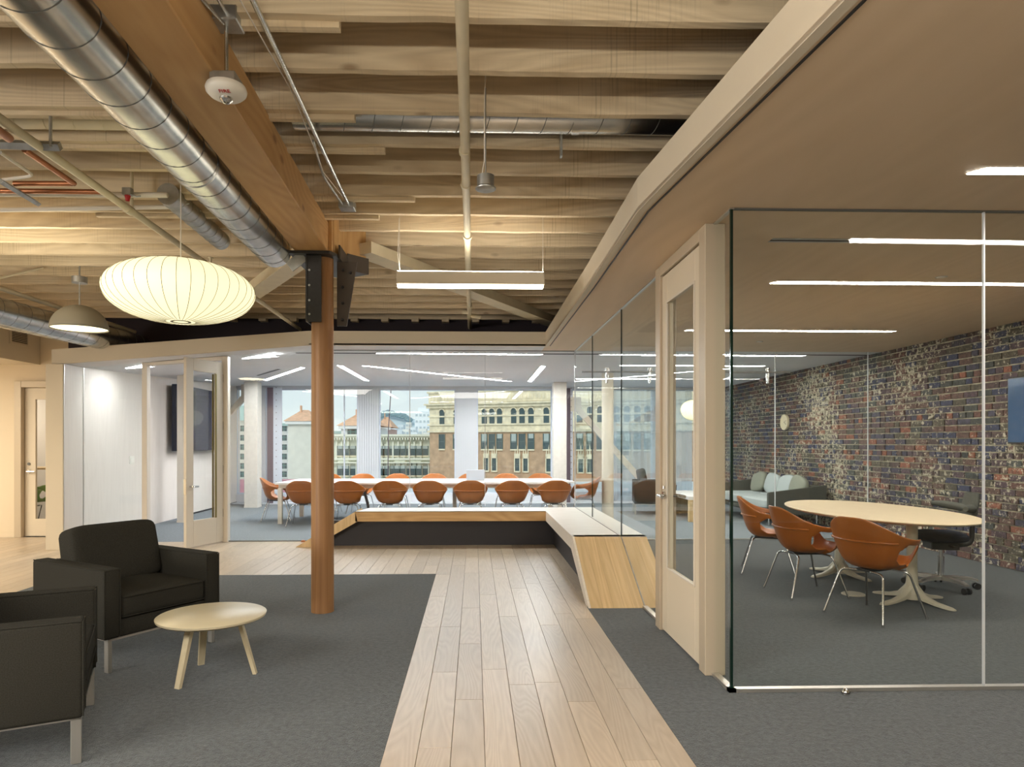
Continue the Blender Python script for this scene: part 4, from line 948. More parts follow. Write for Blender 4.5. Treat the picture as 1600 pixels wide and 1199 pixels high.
# oval table
ot = thing('oval_table', 'pale wood oval meeting table on two cream pedestals', 'table', (3.76, 6.28, 0))
bm = NB(); n = 72; A, B = .655, 1.14; z0_ = .70
rings = []
for (k_, z) in ((.93, .703), (.985, .716), (1.0, .724), (1.0, .730), (.996, .733)): rings.append([(A * k_ * math.cos(2 * PI * i / n), B * k_ * math.sin(2 * PI * i / n), z) for i in range(n)])
loft(bm, rings); part('tabletop', bm, M['tabletop'], ot, True)
ced = plain('cream_enamel', (.66, .62, .50), .35)
for yy in (-.58, .58):
    bm = NB(); lathe(bm, [(.12, .700), (.115, .69), (.045, .675), (.040, .30), (.045, .18), (.065, .09), (.07, .03), (.0, .022)], 20, (0, yy, 0)); pd = part('pedestal', bm, ced, ot, True)
    for k_ in range(4):
        a_ = PI / 4 * 0 + PI / 2 * k_ + .35; dx, dy = math.cos(a_), math.sin(a_)
        pts = [(dx * r_, yy + dy * r_, z_) for r_, z_ in ((.02, .14), (.06, .10), (.12, .055), (.22, .030), (.33, .018), (.37, .012))]
        rings = []
        for (x_, y_, z_), w_, h_ in zip(pts, (.035, .035, .032, .030, .034, .016), (.05, .04, .022, .014, .010, .006)):
            px_, py_ = -dy, dx
            rings.append([(x_ + px_ * w_, y_ + py_ * w_, z_ - h_), (x_ + px_ * w_, y_ + py_ * w_, z_ + h_ * .4), (x_ + px_ * w_ * .5, y_ + py_ * w_ * .5, z_ + h_), (x_ - px_ * w_ * .5, y_ - py_ * w_ * .5, z_ + h_), (x_ - px_ * w_, y_ - py_ * w_, z_ + h_ * .4), (x_ - px_ * w_, y_ - py_ * w_, z_ - h_)])
        for rg in rings:
            for q_ in range(len(rg)): rg[q_] = (rg[q_][0], rg[q_][1], max(rg[q_][2], .001))
        bm = NB(); loft(bm, rings); part('foot', bm, ced, pd, True)
bm = NB(); tube(bm, bend([(-.1, -.2, .70), (-.04, -.25, .60), (.05, -.22, .66), (.1, -.3, .70)], .05), .004, 6); part('cable', bm, M['black'], ot, True)
fl = thing('floor_box', 'cream round floor outlet under the oval table', 'outlet', (3.42, 6.0, 0)); bm = NB(); lathe(bm, [(.10, 0), (.10, .006), (.09, .012), (0, .012)], 24); part('cover', bm, ced, fl)

# office chair
oc = thing('office_chair', 'grey upholstered swivel chair with wing back behind the oval table', 'office chair', (4.40, 6.25, 0), R(-90 - 12))
def pillow(bm, cx, cy_, cz, sx, sy, sz, e=3.5, n=20, mat=None, puff=None):
    rings = []; m_ = 12
    for i in range(1, m_):
        th_ = -PI / 2 + PI * i / m_; zc_ = math.copysign(abs(math.sin(th_)) ** (2 / e), math.sin(th_)); rr = abs(math.cos(th_)) ** (2 / e)
        ring = []
        for k_ in range(n * 2):
            p_ = 2 * PI * k_ / (n * 2); c_, s_2 = math.cos(p_), math.sin(p_)
            xx = math.copysign(abs(c_) ** (2 / e), c_) * rr; yy = math.copysign(abs(s_2) ** (2 / e), s_2) * rr
            ring.append((cx + sx * xx, cy_ + sy * yy, cz + sz * zc_))
        rings.append(ring)
    rs = loft(bm, rings)
    if mat is not None: xf(bm, [v for r_ in rs for v in r_], mat)
# local front = -Y
bm = NB(); pillow(bm, 0, -.02, .49, .23, .22, .05, 3); part('seat', bm, M['navyfab'], oc, True)
bm = NB(); box(bm, -.10, .10, -.12, .12, .37, .44, .01, 2); box(bm, -.2, .2, .02, .05, .40, .42); part('mechanism', bm, M['black'], oc)
bm = NB(); rings = []
for (z_, w_, y_) in ((.60, .13, .20), (.66, .15, .215), (.72, .15, .23), (.80, .13, .25), (.87, .115, .262), (.90, .10, .266)):
    rings.append([(w_ * math.copysign(abs(math.cos(a)) ** .6, math.cos(a)), y_ + .035 * math.sin(a) - .3 * w_ * (1 - abs(math.cos(a))) * 0, z_) for a in [2 * PI * k_ / 24 for k_ in range(24)]])
loft(bm, rings); part('backrest', bm, M['greyfab'], oc, True)
bm = NB(); pts = [(-.33, .06, .775), (-.27, .13, .77), (-.15, .20, .76), (0, .235, .75), (.15, .20, .76), (.27, .13, .77), (.33, .06, .775)]
tube(bm, pts, .035, 12, rads=[.022, .034, .036, .04, .036, .034, .022]); part('wing_arm', bm, M['greyfab'], oc, True)
bm = NB(); tube(bm, bend([(0, .08, .40), (0, .26, .42), (0, .27, .66)], .06), .022, 10); part('back_stem', bm, M['black'], oc, True)
bm = NB(); lathe(bm, [(.028, .09), (.028, .30), (.018, .30), (.018, .40)], 18); part('gas_lift', bm, M['steel'], oc, True)
for k_ in range(5):
    a_ = 2 * PI * k_ / 5 + .3; dx, dy = math.cos(a_), math.sin(a_)
    bm = NB(); rings = []
    for r_, z_, w_, h_ in ((.02, .10, .03, .022), (.12, .105, .028, .02), (.24, .10, .026, .014), (.31, .085, .022, .010)):
        rings.append([(dx * r_ - dy * w_, dy * r_ + dx * w_, z_ - h_), (dx * r_ - dy * w_, dy * r_ + dx * w_, z_ + h_ * .5), (dx * r_, dy * r_, z_ + h_), (dx * r_ + dy * w_, dy * r_ - dx * w_, z_ + h_ * .5), (dx * r_ + dy * w_, dy * r_ - dx * w_, z_ - h_)])
    loft(bm, rings); sp2 = part('star_leg', bm, M['alu'], oc, True)
    bm = NB()
    for s_ in (-.014, .014):
        q = [(dx * .30 - dy * s_ + dx * .028 * math.cos(t_) + 0, dy * .30 + dx * s_ + dy * .028 * math.cos(t_), .030 + .029 * math.sin(t_)) for t_ in [2 * PI * j / 16 for j in range(16)]]
        q2 = [(x_ - dy * .018 * (1 if s_ > 0 else -1), y_ + dx * .018 * (1 if s_ > 0 else -1), z_) for x_, y_, z_ in q]
        loft(bm, [q, q2])
    part('caster', bm, M['black'], sp2)

# wall tv (right) and clock
tv = thing('wall_television', 'dark blue flat screen on the brick wall at the right edge', 'television', (BX - .09, 6.42, 1.36))
bm = NB(); box(bm, -.03, .03, -.62, .62, 0, .70, .006, 2); part('casing', bm, M['black'], tv)
bm = NB(); box(bm, -.034, -.030, -.605, .605, .015, .685); part('screen', bm, plain('tv_blue', (.02, .06, .15), .12), tv)
bm = NB(); box(bm, .03, .088, -.15, .15, .2, .5); part('wall_mount', bm, M['black'], tv)
tv2 = thing('wall_television', 'large dark screen on the white conference room wall', 'television', (-5.40, 13.05, 1.36))
bm = NB(); box(bm, .10, .19, -1.05, 1.05, -.14, 1.04, .008, 2); part('casing', bm, M['screen'], tv2)
bm = NB(); box(bm, .19, .194, -1.03, 1.03, -.12, 1.02); part('screen', bm, M['screen'], tv2)
bm = NB(); box(bm, .0, .10, -.2, .2, .2, .7); part('wall_mount', bm, M['black'], tv2)
ck = thing('wall_clock', 'round cream wall clock hanging on the brick wall of the lounge', 'clock', (BX - .008, 12.4, 1.75))
ck.rotation_euler = (0, R(-90), 0)
bm = NB(); lathe(bm, [(0, 0), (.145, 0), (.15, .02), (.145, .045), (.13, .045), (.128, .035), (0, .035)], 36); part('case', bm, M['coffee'], ck, True)
bm = NB(); box(bm, -.003, .003, 0, .09, .036, .039, 0, 1, Matrix.Rotation(R(150), 4, 'Z')); box(bm, -.002, .002, 0, .11, .039, .041, 0, 1, Matrix.Rotation(R(200), 4, 'Z')); part('hand', bm, M['black'], ck)

# ------------------------------------------------------------------ charcoal armchairs
def armchair(lb, x, y, rz):
    t_ = thing('armchair', lb, 'armchair', (x, y, 0), rz, 'charcoal lounge armchairs')
    W, D = .40, .40
    for s_ in (-1, 1):
        bm = NB(); box(bm, s_ * W, s_ * (W - .105), -D, D, .20, .615, .018, 3); o = part('arm', bm, M['charcoal'], t_, True)
        bm = NB(); xo = s_ * (W - .004); xi = s_ * (W - .101)
        yf = -D + .002
        tube(bm, [(xo, yf, .21), (xo, yf, .611), (xi, yf, .611), (xi, yf, .21)], .0035, 6); tube(bm, [(xo, -D + .01, .612), (xo, D - .01, .612)], .0035, 6); tube(bm, [(xi, -D + .01, .612), (xi, D - .1, .612)], .0035, 6)
        part('piping', bm, M['charcoal'], o)
    bm = NB(); box(bm, -W + .105, W - .105, D - .16, D, .20, .60, .02, 3); part('back_frame', bm, M['charcoal'], t_, True)
    bm = NB(); box(bm, -W + .105, W - .105, -D + .012, D - .16, .20, .305, .012, 2); part('seat_base', bm, M['charcoal'], t_, True)
    bm = NB(); box(bm, -W + .11, W - .11, -D + .0, D - .16, .308, .445, .03, 3)
    bmesh.ops.subdivide_edges(bm, edges=bm.edges[:], cuts=3, use_grid_fill=True)
    for v in bm.verts:
        if v.co.z > .40: v.co.z += .025 * max(0, 1 - (v.co.x / (W - .1)) ** 2) * max(0, 1 - ((v.co.y + .08) / .34) ** 2)
    sc_ = part('seat_cushion', bm, M['charcoal'], t_, True)
    bm = NB()
    for z_ in (.318, .436):
        tube(bm, bend([(-W + .113, .1, z_), (-W + .113, -D - .001, z_), (W - .113, -D - .001, z_), (W - .113, .1, z_)], .03), .0035, 6)
    part('piping', bm, M['charcoal'], sc_)
    bm = NB(); mt = Matrix.Translation((0, D - .21, .62)) @ Matrix.Rotation(R(-14), 4, 'X'); pillow(bm, 0, 0, 0, W - .10, .095, .20, 8, 20, mt); part('back_cushion', bm, M['charcoal'], t_, True)
    for sx in (-1, 1):
        for sy in (-1, 1):
            bm = NB(); box(bm, sx * (W - .03), sx * (W - .055), sy * (D - .01), sy * (D - .05), 0, .19, .002, 1); part('leg', bm, M['alu'], t_)
    bm = NB()
    for s_ in (-1, 1): box(bm, -W + .03, W - .03, s_ * (D - .01), s_ * (D - .05), .188, .20); box(bm, s_ * (W - .03), s_ * (W - .055), -D + .01, D - .01, .188, .20)
    part('base_frame', bm, M['alu'], t_)
    return t_
armchair('charcoal armchair facing the round coffee table, seen nearly whole', -1.985 - .852 * .38, 4.39 + .523 * .38, R(58.5))
armchair('charcoal armchair cut off by the left edge, nearest the viewer', -1.845 - .905 * .38, 3.27 - .426 * .38, R(115.2))

# coffee table
ct = thing('coffee_table', 'round cream coffee table on three tapered legs', 'coffee table', (-1.545, 4.03, 0))
bm = NB(); lathe(bm, [(0, .335), (.285, .335), (.303, .345), (.306, .357), (.300, .361), (0, .361)], 64); part('tabletop', bm, M['coffee'], ct, True)
for (fx, fy) in ((-1.650, 3.815), (-1.685, 4.22), (-1.30, 4.05)):
    dx, dy = fx + 1.545, fy - 4.03; r_ = math.hypot(dx, dy); dx /= r_; dy /= r_; px_, py_ = -dy, dx; rings = []
    for (rad, z_, w_, t2) in ((.10, .330, .020, .014), (.15, .325, .022, .012), (.165, .29, .022, .012), (r_, .0, .018, .010)):
        rings.append([(dx * (rad + a * t2) + px_ * b_ * w_, dy * (rad + a * t2) + py_ * b_ * w_, z_ + (0 if z_ > 0.01 else .0)) for a, b_ in ((-1, -1), (1, -1), (1, 1), (-1, 1))])
    bm = NB(); loft(bm, rings); part('leg', bm, M['legash'], ct, True)

# ------------------------------------------------------------------ lounge furniture
so = thing('sofa', 'long grey sofa with loose cushions against the brick wall', 'sofa', (5.25, 12.0, 0))
bm = NB(); box(bm, -.50, .45, -1.15, 1.15, .20, .28, .02, 2); part('sofa_base', bm, M['greyfab'], so, True)
for y0_ in (-1.12, .01):
    bm = NB(); pillow(bm, -.08, y0_ + .55, .36, .44, .56, .085, 6); part('seat_cushion', bm, M['lightfab'], so, True)
bm = NB(); box(bm, .30, .45, -1.15, 1.15, .28, .66, .03, 3); part('sofa_back', bm, M['greyfab'], so, True)
for s_ in (-1, 1):
    bm = NB(); prism(bm, [(-.50, s_ * 1.15), (.45, s_ * 1.15), (.45, s_ * 1.24), (-.50, s_ * 1.24)], .20, [.56, .68, .68, .56]); bmesh.ops.bevel(bm, geom=bm.edges[:], offset=.012, segments=2, affect='EDGES'); part('arm', bm, M['greyfab'], so, True)
for (x_, y_) in ((-.42, -1.05), (-.42, 1.05), (.38, -1.05), (.38, 1.05)):
    bm = NB(); tube(bm, [(x_, y_, 0), (x_, y_, .2)], .014, 8); part('leg', bm, M['steel'], so)
for i, (y_, mt_, lb, an) in enumerate(((-.85, 'midfab', 'olive grey throw cushion tucked in the near corner of the sofa', 12), (-.42, 'lightfab', 'pale blue grey throw cushion nearest the sofa arm', -6), (.12, 'lightfab', 'pale throw cushion in the middle of the sofa', 8), (.72, 'midfab', 'olive throw cushion at the far end of the sofa', -8))):
    bm = NB(); pillow(bm, 0, 0, 0, .07, .27, .19, 3.2)
    o = tag(obj('throw_cushion', mkmesh('throw_cushion', bm, M[mt_], True)), lb, 'cushion', 'throw cushions on the sofa'); o.location = (5.42, 12.0 + y_, .625); o.rotation_euler = (R(an), R(14), 0)
bt = thing('bench_table', 'low pale wooden waterfall bench table in front of the lounge sofa', 'coffee table', (3.98, 12.3, 0))
bm = NB(); box(bm, -.28, .28, -.75, .75, .38, .44, .003, 1); part('tabletop', bm, M['whitetop'], bt)
for s_ in (-1, 1):
    bm = NB(); box(bm, -.28, .28, s_ * .75, s_ * .69, 0, .38, .003, 1); part('side_panel', bm, M['bench'], bt)
la = armchair('grey steel legged armchair by the lounge window', 3.42, 13.0, R(80)); la['group'] = 'lounge seats'
la.scale = (.85, .85, 1.05)
bk = thing('storage_bin', 'small dark bin standing behind the bench table', 'bin', (4.0, 13.7, 0)); bm = NB(); lathe(bm, [(.11, 0), (.13, .5), (.12, .5), (.10, .02)], 20, cap=False); part('bin_body', bm, M['navyfab'], bk, True)
bm = NB(); lathe(bm, [(.131, .49), (.135, .49), (.135, .505), (.12, .505)], 20, cap=False); part('rim', bm, M['black'], bk, True)
# round white post in the lounge
def column(lb, x, y, wd, z1, mat, nm='column'):
    c_ = thing(nm, lb, 'column', (x, y, 0)); bm = NB(); box(bm, -wd / 2, wd / 2, -wd / 2, wd / 2, 0, z1, .004, 1); part('shaft', bm, mat, c_)
    bm = NB(); box(bm, -wd / 2 - .004, wd / 2 + .004, -wd / 2 - .004, wd / 2 + .004, 0, .03); part('foot', bm, mat, c_); return c_
column('square concrete column standing in the conference room behind the open door', -4.70, 14.5, .28, zs, M['concrete'])
column('square concrete column at the right end of the window row', 1.83, 14.5, .28, zs, M['concrete'])
cl = thing('round_column', 'slender pale round column in the lounge beyond the glass', 'column', (2.42, 12.2, 0)); bm = NB(); lathe(bm, [(.105, 0), (.105, zs)], 28); part('shaft', bm, M['fascia'], cl, True); bm = NB(); lathe(bm, [(.108, 0), (.108, .03)], 28); part('foot', bm, M['fascia'], cl, True)
column('slim white post inside the conference room behind the left doorway', at(286, 700, Y=11.8).x, 11.8, .145, 2.54, M['white'])

# little office: desk edge + green chair
dk = thing('wall_desk', 'narrow wood desk edge seen through the office door glass', 'desk', (-7.2, 11.5, 0))
bm = NB(); box(bm, -.3, .8, -.3, .3, .93, .96); part('desktop', bm, M['bench'], dk); bm = NB(); box(bm, .7, .75, -.25, .25, 0, .93); part('leg', bm, M['white'], dk)
gcx = thing('green_chair', 'green shell chair seen through the office door glass', 'chair', (-6.88, 11.1, 0), R(-80))
gm = sm_.copy(); gm.materials.clear(); gm.materials.append(M['green']); obj('seat_shell', gm, gcx).location = (0, 0, .05)
for lm in lms: obj('leg', lm, gcx)

# ------------------------------------------------------------------ window wall
WY = 15.5; ZH = 2.60; ZL = .20
bm = NB(); box(bm, -5.5, 6.1, WY, WY + .3, -.02, ZL); box(bm, -5.5, 6.1, WY, WY + .3, ZH, 3.42); box(bm, -5.5, 6.1, WY - .35, WY, -.0, .02)
wsur = structure('wall_window', bm, M['pier'], 'low pale wall and head below and above the conference windows', cat='wall')
def xa(px): return at(px, 600, Y=WY).x
piers = [(-5.5, -5.42), (xa(394) - .02, xa(414)), (xa(559), xa(592)), (xa(712), xa(745)), (xa(863), xa(884)), (xa(1022), xa(1050)), (5.7, 6.1)]
for i, (a_, c_) in enumerate(piers):
    bm = NB(); box(bm, a_, c_, WY, WY + .3, ZL, ZH); part('pier', bm, M['pier'], wsur)
    if i in (2, 3):
        n_ = 9; wd_ = (c_ - a_) / n_
        for k_ in range(n_):
            bm = NB(); box(bm, a_ + k_ * wd_ + .008, a_ + (k_ + 1) * wd_ - .008, WY - .02, WY + .001, ZL, 1.55 if i == 3 else ZH); part('ribbed_panel', bm, M['pier'], wsur)
nwin = 0
for i in range(len(piers) - 1):
    a_, c_ = piers[i][1], piers[i + 1][0]; nwin += 1
    bm = NB(); f_ = .03
    box(bm, a_, a_ + f_, WY + .05, WY + .10, ZL, ZH); box(bm, c_ - f_, c_, WY + .05, WY + .10, ZL, ZH); box(bm, a_ + f_, c_ - f_, WY + .05, WY + .10, ZH - f_, ZH); box(bm, a_ + f_, c_ - f_, WY + .05, WY + .10, ZL, ZL + f_)
    if i == 1:
        xm = xa(537); box(bm, xm - .012, xm + .012, WY + .05, WY + .1, ZL, ZH)
    wn = structure('window_%d' % nwin, bm, M['flange'], '%s window from the left in the back wall' % ordn[i], cat='window')
    bm = NB(); box(bm, a_ + f_, c_ - f_, WY + .07, WY + .08, ZL + f_, ZH - f_); part('pane', bm, M['glasst'], wn)
# sheer blinds in the lounge window
cu_ = thing('sheer_curtain', 'pale translucent sheer curtain over the lounge window', 'curtain', (3.65, WY - .12, 0))
bm = NB(); n_ = 80; rings = [[(-.55 + 1.9 * k_ / n_, .02 * math.sin(k_ * 1.1), z_), (-.55 + 1.9 * k_ / n_, .02 * math.sin(k_ * 1.1) + .004, z_)] for z_ in (.05, 2.58) for k_ in ()]
va = [bm.verts.new((-.55 + 1.9 * k_ / n_, .02 * math.sin(k_ * 1.1), .05)) for k_ in range(n_ + 1)]; vb = [bm.verts.new((v.co.x, v.co.y, 2.58)) for v in va]
for k_ in range(n_): bm.faces.new((va[k_], va[k_ + 1], vb[k_ + 1], vb[k_]))
mm_, tt_, bb_ = newmat('sheer_cloth'); tt_.nodes.remove(bb_)
tr_ = tt_.nodes.new('ShaderNodeBsdfTransparent'); td_ = tt_.nodes.new('ShaderNodeBsdfTranslucent'); td_.inputs[0].default_value = (.7, .78, .82, 1); mx_ = tt_.nodes.new('ShaderNodeMixShader'); mx_.inputs[0].default_value = .6
tt_.links.new(tr_.outputs[0], mx_.inputs[1]); tt_.links.new(td_.outputs[0], mx_.inputs[2]); tt_.links.new(mx_.outputs[0], tt_.nodes['Material Output'].inputs[0])
part('cloth', bm, mm_, cu_, True)
bm = NB(); tube(bm, [(-.6, 0, 2.6), (1.4, 0, 2.6)], .012, 8); part('curtain_rod', bm, M['white'], cu_)
# riveted steel posts
def riv(lb, x, y, wpurp, wfl, side=1):
    c_ = thing('riveted_steel_post', lb, 'column', (x, y, 0))
    bm = NB(); box(bm, -wpurp, 0, -.02, .02, 0, 2.6); part('web', bm, M['rivet'], c_)
    bm = NB(); box(bm, 0, wfl, .0, .02, 0, 2.6); part('flange', bm, M['flange'], c_)
    bm = NB(); lathe(bm, [(.011, 0), (.009, .008), (0, .011)], 8); bmesh.ops.rotate(bm, verts=bm.verts, matrix=Matrix.Rotation(R(90), 3, 'X')); rv = mkmesh('rivet', bm, M['rivet'], True)
    for k_ in range(18):
        for xx in (-.02, wfl * .35): obj('rivet', rv, c_, (xx, -.021 if xx < 0 else -.001, .15 + .14 * k_ + (.07 if xx > 0 else 0)))
riv('purple brown riveted steel post with pale flange left of the wooden post', at(427, 700, Y=15.2).x, 15.2, .13, .19)
riv('narrow purple riveted steel post beside the right concrete column', at(891, 700, Y=15.2).x, 15.2, .12, .06)
def dbrace(lb, a_, c_, wd):
    a_, c_ = Vector(a_), Vector(c_); d = (c_ - a_).normalized(); u = d.cross(Vector((0, 1, 0))).normalized()
    o = thing('diagonal_brace', lb, 'brace', a_)
    bm = NB(); q = [a_ + u * wd / 2, c_ + u * wd / 2, c_ - u * wd / 2, a_ - u * wd / 2]; loft(bm, [[tuple(v) for v in q], [tuple(v + Vector((0, .10, 0))) for v in q]]); part('brace_bar', bm, M['frame_light'], o, off=a_)
    bm = NB(); box(bm, -.16, .16, -.006, .006, -.16, .16, .002, 1); part('gusset_plate', bm, M['frame_light'], o)
dbrace('pale diagonal steel brace crossing the leftmost window', at(388, 612, Y=15.15), at(335, 672, Y=15.15), .12)
dbrace('long pale diagonal steel brace crossing the window behind the glass corner', at(897, 632, Y=15.2), at(1004, 752, Y=15.2), .13)

# ------------------------------------------------------------------ outside
bm = NB(); box(bm, -7, 8, 15.8, 21, -.3, -.02); structure('terrace', bm, plain('pale_roof', (.82, .84, .84), .8), 'pale flat roof terrace outside the windows', cat='roof')
bm = NB(); box(bm, -3.9, 8, 20.2, 20.5, -.02, .18); structure('parapet', bm, plain('white_parapet', (.75, .78, .78), .8), 'white parapet at the terrace edge', cat='parapet')
bm = NB(); box(bm, -9, -4.1, 17.5, 17.8, -.02, .42); structure('parapet', bm, plain('pink_parapet', (.78, .36, .42), .8, noise=.2, nscale=3), 'pink stained parapet outside the leftmost window', cat='parapet')
bm = NB(); box(bm, -400, 400, 22, 900, -30, -29); structure('ground', bm, plain('city_ground', (.25, .27, .27), .9), 'distant city ground', cat='ground')

# brick and terracotta office block
P1, P2 = Vector((-4.26, 90.)), Vector((8.99, 84.)); dF = (P2 - P1).normalized(); PLF = ((P1.x, P1.y), (P2.x, P2.y))
org = at(671.5, 700, pl=PLF); ub = Vector((dF.x, dF.y, 0)); ob = thing('brick_office_building', 'brick and cream terracotta office block with arched top floor windows', 'building', (org.x, org.y, -29))
ob.rotation_euler = (0, 0, math.atan2(dF.y, dF.x)); Zo = 29.
def U(px): q = at(px, 700, pl=PLF); return (q - Vector((org.x, org.y, q.z))).dot(ub)
def Zp(px, py): return at(px, py, pl=PLF).z + Zo
cterr = plain('terracotta_cream', (.78, .69, .50), .8, noise=.18, nscale=1.6); cbr = plain('far_brick', (.50, .33, .21), .9, noise=.22, nscale=1.2)
dgl = plain('far_glass', (.045, .085, .095), .15); dfr = plain('far_frame', (.06, .12, .12), .5)
zA = Zp(691, 676)
bm = NB(); box(bm, 0, 46, 0, 14, 0, zA); part('brick_wall', bm, cbr, ob)
zT = Zp(691, 616)
bm = NB(); box(bm, 0, 46, -.05, 14, zA, zT - .9); part('terracotta_wall', bm, cterr, ob)
for (z0_, z1_, pr, nm) in ((zT - 1.9, zT - 1.5, .35, 'cornice'), (zT - 1.5, zT - 1.3, .6, 'cornice'), (zT - 1.2, zT + .1, .12, 'parapet_band'), (zT + .1, zT + .35, .3, 'coping'), (zA + .0, zA + .25, .25, 'string_course'), (zA + .9, zA + 1.1, .25, 'string_course'), (zT - 3.1, zT - 2.9, .15, 'string_course')):
    bm = NB(); box(bm, -pr, 46, -pr, .0, z0_, z1_); part(nm, bm, cterr, ob)
bm = NB()
for k_ in range(90): box(bm, k_ * .5, k_ * .5 + .28, -.2, 0, zT - .9, zT - .35)
o = part('frieze_blocks', bm, cterr, ob); o['kind'] = 'stuff'
# arched window unit (origin bottom centre)
def archwin(w_, h_):
    bm = NB(); n_ = 10; pts = [(-w_ / 2, 0), (w_ / 2, 0)] + [(w_ / 2 * math.cos(PI * k_ / n_), h_ - w_ / 2 + w_ / 2 * math.sin(PI * k_ / n_)) for k_ in range(n_ + 1)]
    loft(bm, [[(x_, -.06, z_) for x_, z_ in pts], [(x_, -.10, z_) for x_, z_ in pts]], mi=1)
    po = [(x_ * 1.0, z_) for x_, z_ in pts[2:]]
    for k_ in range(len(po) - 1):
        a_, c_ = po[k_], po[k_ + 1]; cx_ = (0, h_ - w_ / 2)
        f_ = lambda p_: (cx_[0] + (p_[0] - cx_[0]) * 1.35, cx_[1] + (p_[1] - cx_[1]) * 1.35)
        loft(bm, [[(a_[0], -.06, a_[1]), (f_(a_)[0], -.06, f_(a_)[1]), (f_(a_)[0], -.22, f_(a_)[1]), (a_[0], -.22, a_[1])], [(c_[0], -.06, c_[1]), (f_(c_)[0], -.06, f_(c_)[1]), (f_(c_)[0], -.22, f_(c_)[1]), (c_[0], -.22, c_[1])]], mi=0)
    box(bm, -w_ / 2, w_ / 2, -.13, -.10, h_ * .42, h_ * .46, mi=2)
    box(bm, -w_ * .47, w_ * .47, -.115, -.10, h_ * .5, h_ * .93, mi=3) if w_ > 9 else None
    return mkmesh('arched_window', bm, [cterr, dgl, dfr])
shade_ = plain('window_blind', (.42, .48, .46), .7)
def rectwin(w_, h_, blind=.5):
    bm = NB(); box(bm, -w_ / 2, w_ / 2, -.10, .02, 0, h_, mi=1); box(bm, -w_ / 2, w_ / 2, -.13, -.10, h_ * .47, h_ * .52, mi=2)
    box(bm, -w_ / 2 - .08, -w_ / 2, -.16, .02, 0, h_, mi=2); box(bm, w_ / 2, w_ / 2 + .08, -.16, .02, 0, h_, mi=2); box(bm, -w_ / 2 - .1, w_ / 2 + .1, -.2, .02, -.18, 0, mi=0)
    if blind: box(bm, -w_ / 2 + .04, w_ / 2 - .04, -.12, -.10, h_ * (1 - blind), h_, mi=3)
    return mkmesh('window', bm, [cterr, dgl, dfr, shade_])
aw = archwin(.72, 2.1); rws = [rectwin(.72, 1.95, b_) for b_ in (0, .3, .55)]
za, zr = Zp(781, 664), Zp(781, 702.0)
cols_ = [691, 713, 757, 769, 781, 803, 816, 830, 854, 880, 906, 922, 938, 964, 980, 996, 1012]
for k_, px in enumerate(cols_):
    u_ = U(px)
    obj('arched_window', aw, ob, (u_, 0, za))
    obj('window', rws[(k_ * 7) % 3], ob, (u_, 0, zr))
gb = rectwin(.55, 1.6, 0)
for px in (760.5, 773, 809, 822, 858, 872, 908, 922):
    u_ = U(px); wz = Zp(px, 735.5 if px < 800 else 737); wz = Zp(766, 735.5); obj('window', gb, ob, (u_, 0, wz))
    bm = NB(); w_ = .30
    box(bm, u_ - w_ - .12, u_ - w_, -.25, 0, wz - .15, wz + 1.9); box(bm, u_ + w_, u_ + w_ + .12, -.25, 0, wz - .15, wz + 1.9); box(bm, u_ - .42, u_ + .42, -.25, 0, wz + 1.6, wz + 1.9); prism(bm, [(u_ - .4, -.25), (u_ + .4, -.25), (u_ + .4, 0), (u_ - .4, 0)], wz + 1.9, wz + 2.2)
    for xx in (-.3, 0, .3): lathe(bm, [(.09, 0), (.06, .5 if xx else .9), (0, .7 if xx else 1.2)], 6, (u_ + xx, -.12, wz + 2.15))
    part('window_surround', bm, cterr, ob)
# victorian building with bracketed cornice
vp = plain('pale_green_paint', (.66, .68, .56), .8, noise=.1, nscale=2); vp2 = plain('cream_green_paint', (.80, .80, .68), .8)
q0 = at(519, 700, Y=100); q1 = at(671, 700, Y=100); vb_ = thing('victorian_building', 'pale green victorian building with bracketed cornice and bay windows', 'building', (q0.x, 100, -29))
Wd = q1.x - q0.x; ZV = lambda py: at(600, py, Y=100).z + 29
bm = NB(); box(bm, 0, Wd, 0, 12, 0, ZV(684)); part('wall', bm, vp, vb_)
for (ya_, yb_, pr) in ((679, 682, 1.1), (682, 684.5, .8), (716, 719, .5), (722, 724, .7)):
    bm = NB(); box(bm, -.3, Wd + .2, -pr, 0, ZV(yb_), ZV(ya_)); part('cornice', bm, vp2, vb_)
bm = NB()
for k_ in range(36): box(bm, k_ * Wd / 36, k_ * Wd / 36 + .2, -.9, 0, ZV(687.5), ZV(684))
o = part('brackets', bm, vp2, vb_); o['kind'] = 'stuff'
vw = rectwin(.85, ZV(697) - ZV(712), .3)
for k_, px in enumerate((533, 541, 551, 597, 603, 612, 621, 629, 638, 646, 654, 664)):
    xx = at(px, 700, Y=100).x - q0.x
    bm = NB(); bw = .95
    box(bm, xx - bw / 2 - .25, xx - bw / 2, -.45, 0, ZV(716), ZV(690)); box(bm, xx + bw / 2, xx + bw / 2 + .12, -.35, 0, ZV(750), ZV(724)); part('pilaster', bm, vp2, vb_)
    if k_ % 3 != 2:
        bm = NB(); prism(bm, [(xx - .6, 0), (xx - .35, -.35), (xx + .35, -.35), (xx + .6, 0)], ZV(750), ZV(694)); part('bay', bm, vp, vb_)
    yo = -.36 if k_ % 3 != 2 else 0
    obj('window', vw, vb_, (xx, yo, ZV(712))); obj('window', vw, vb_, (xx, yo, ZV(743)))
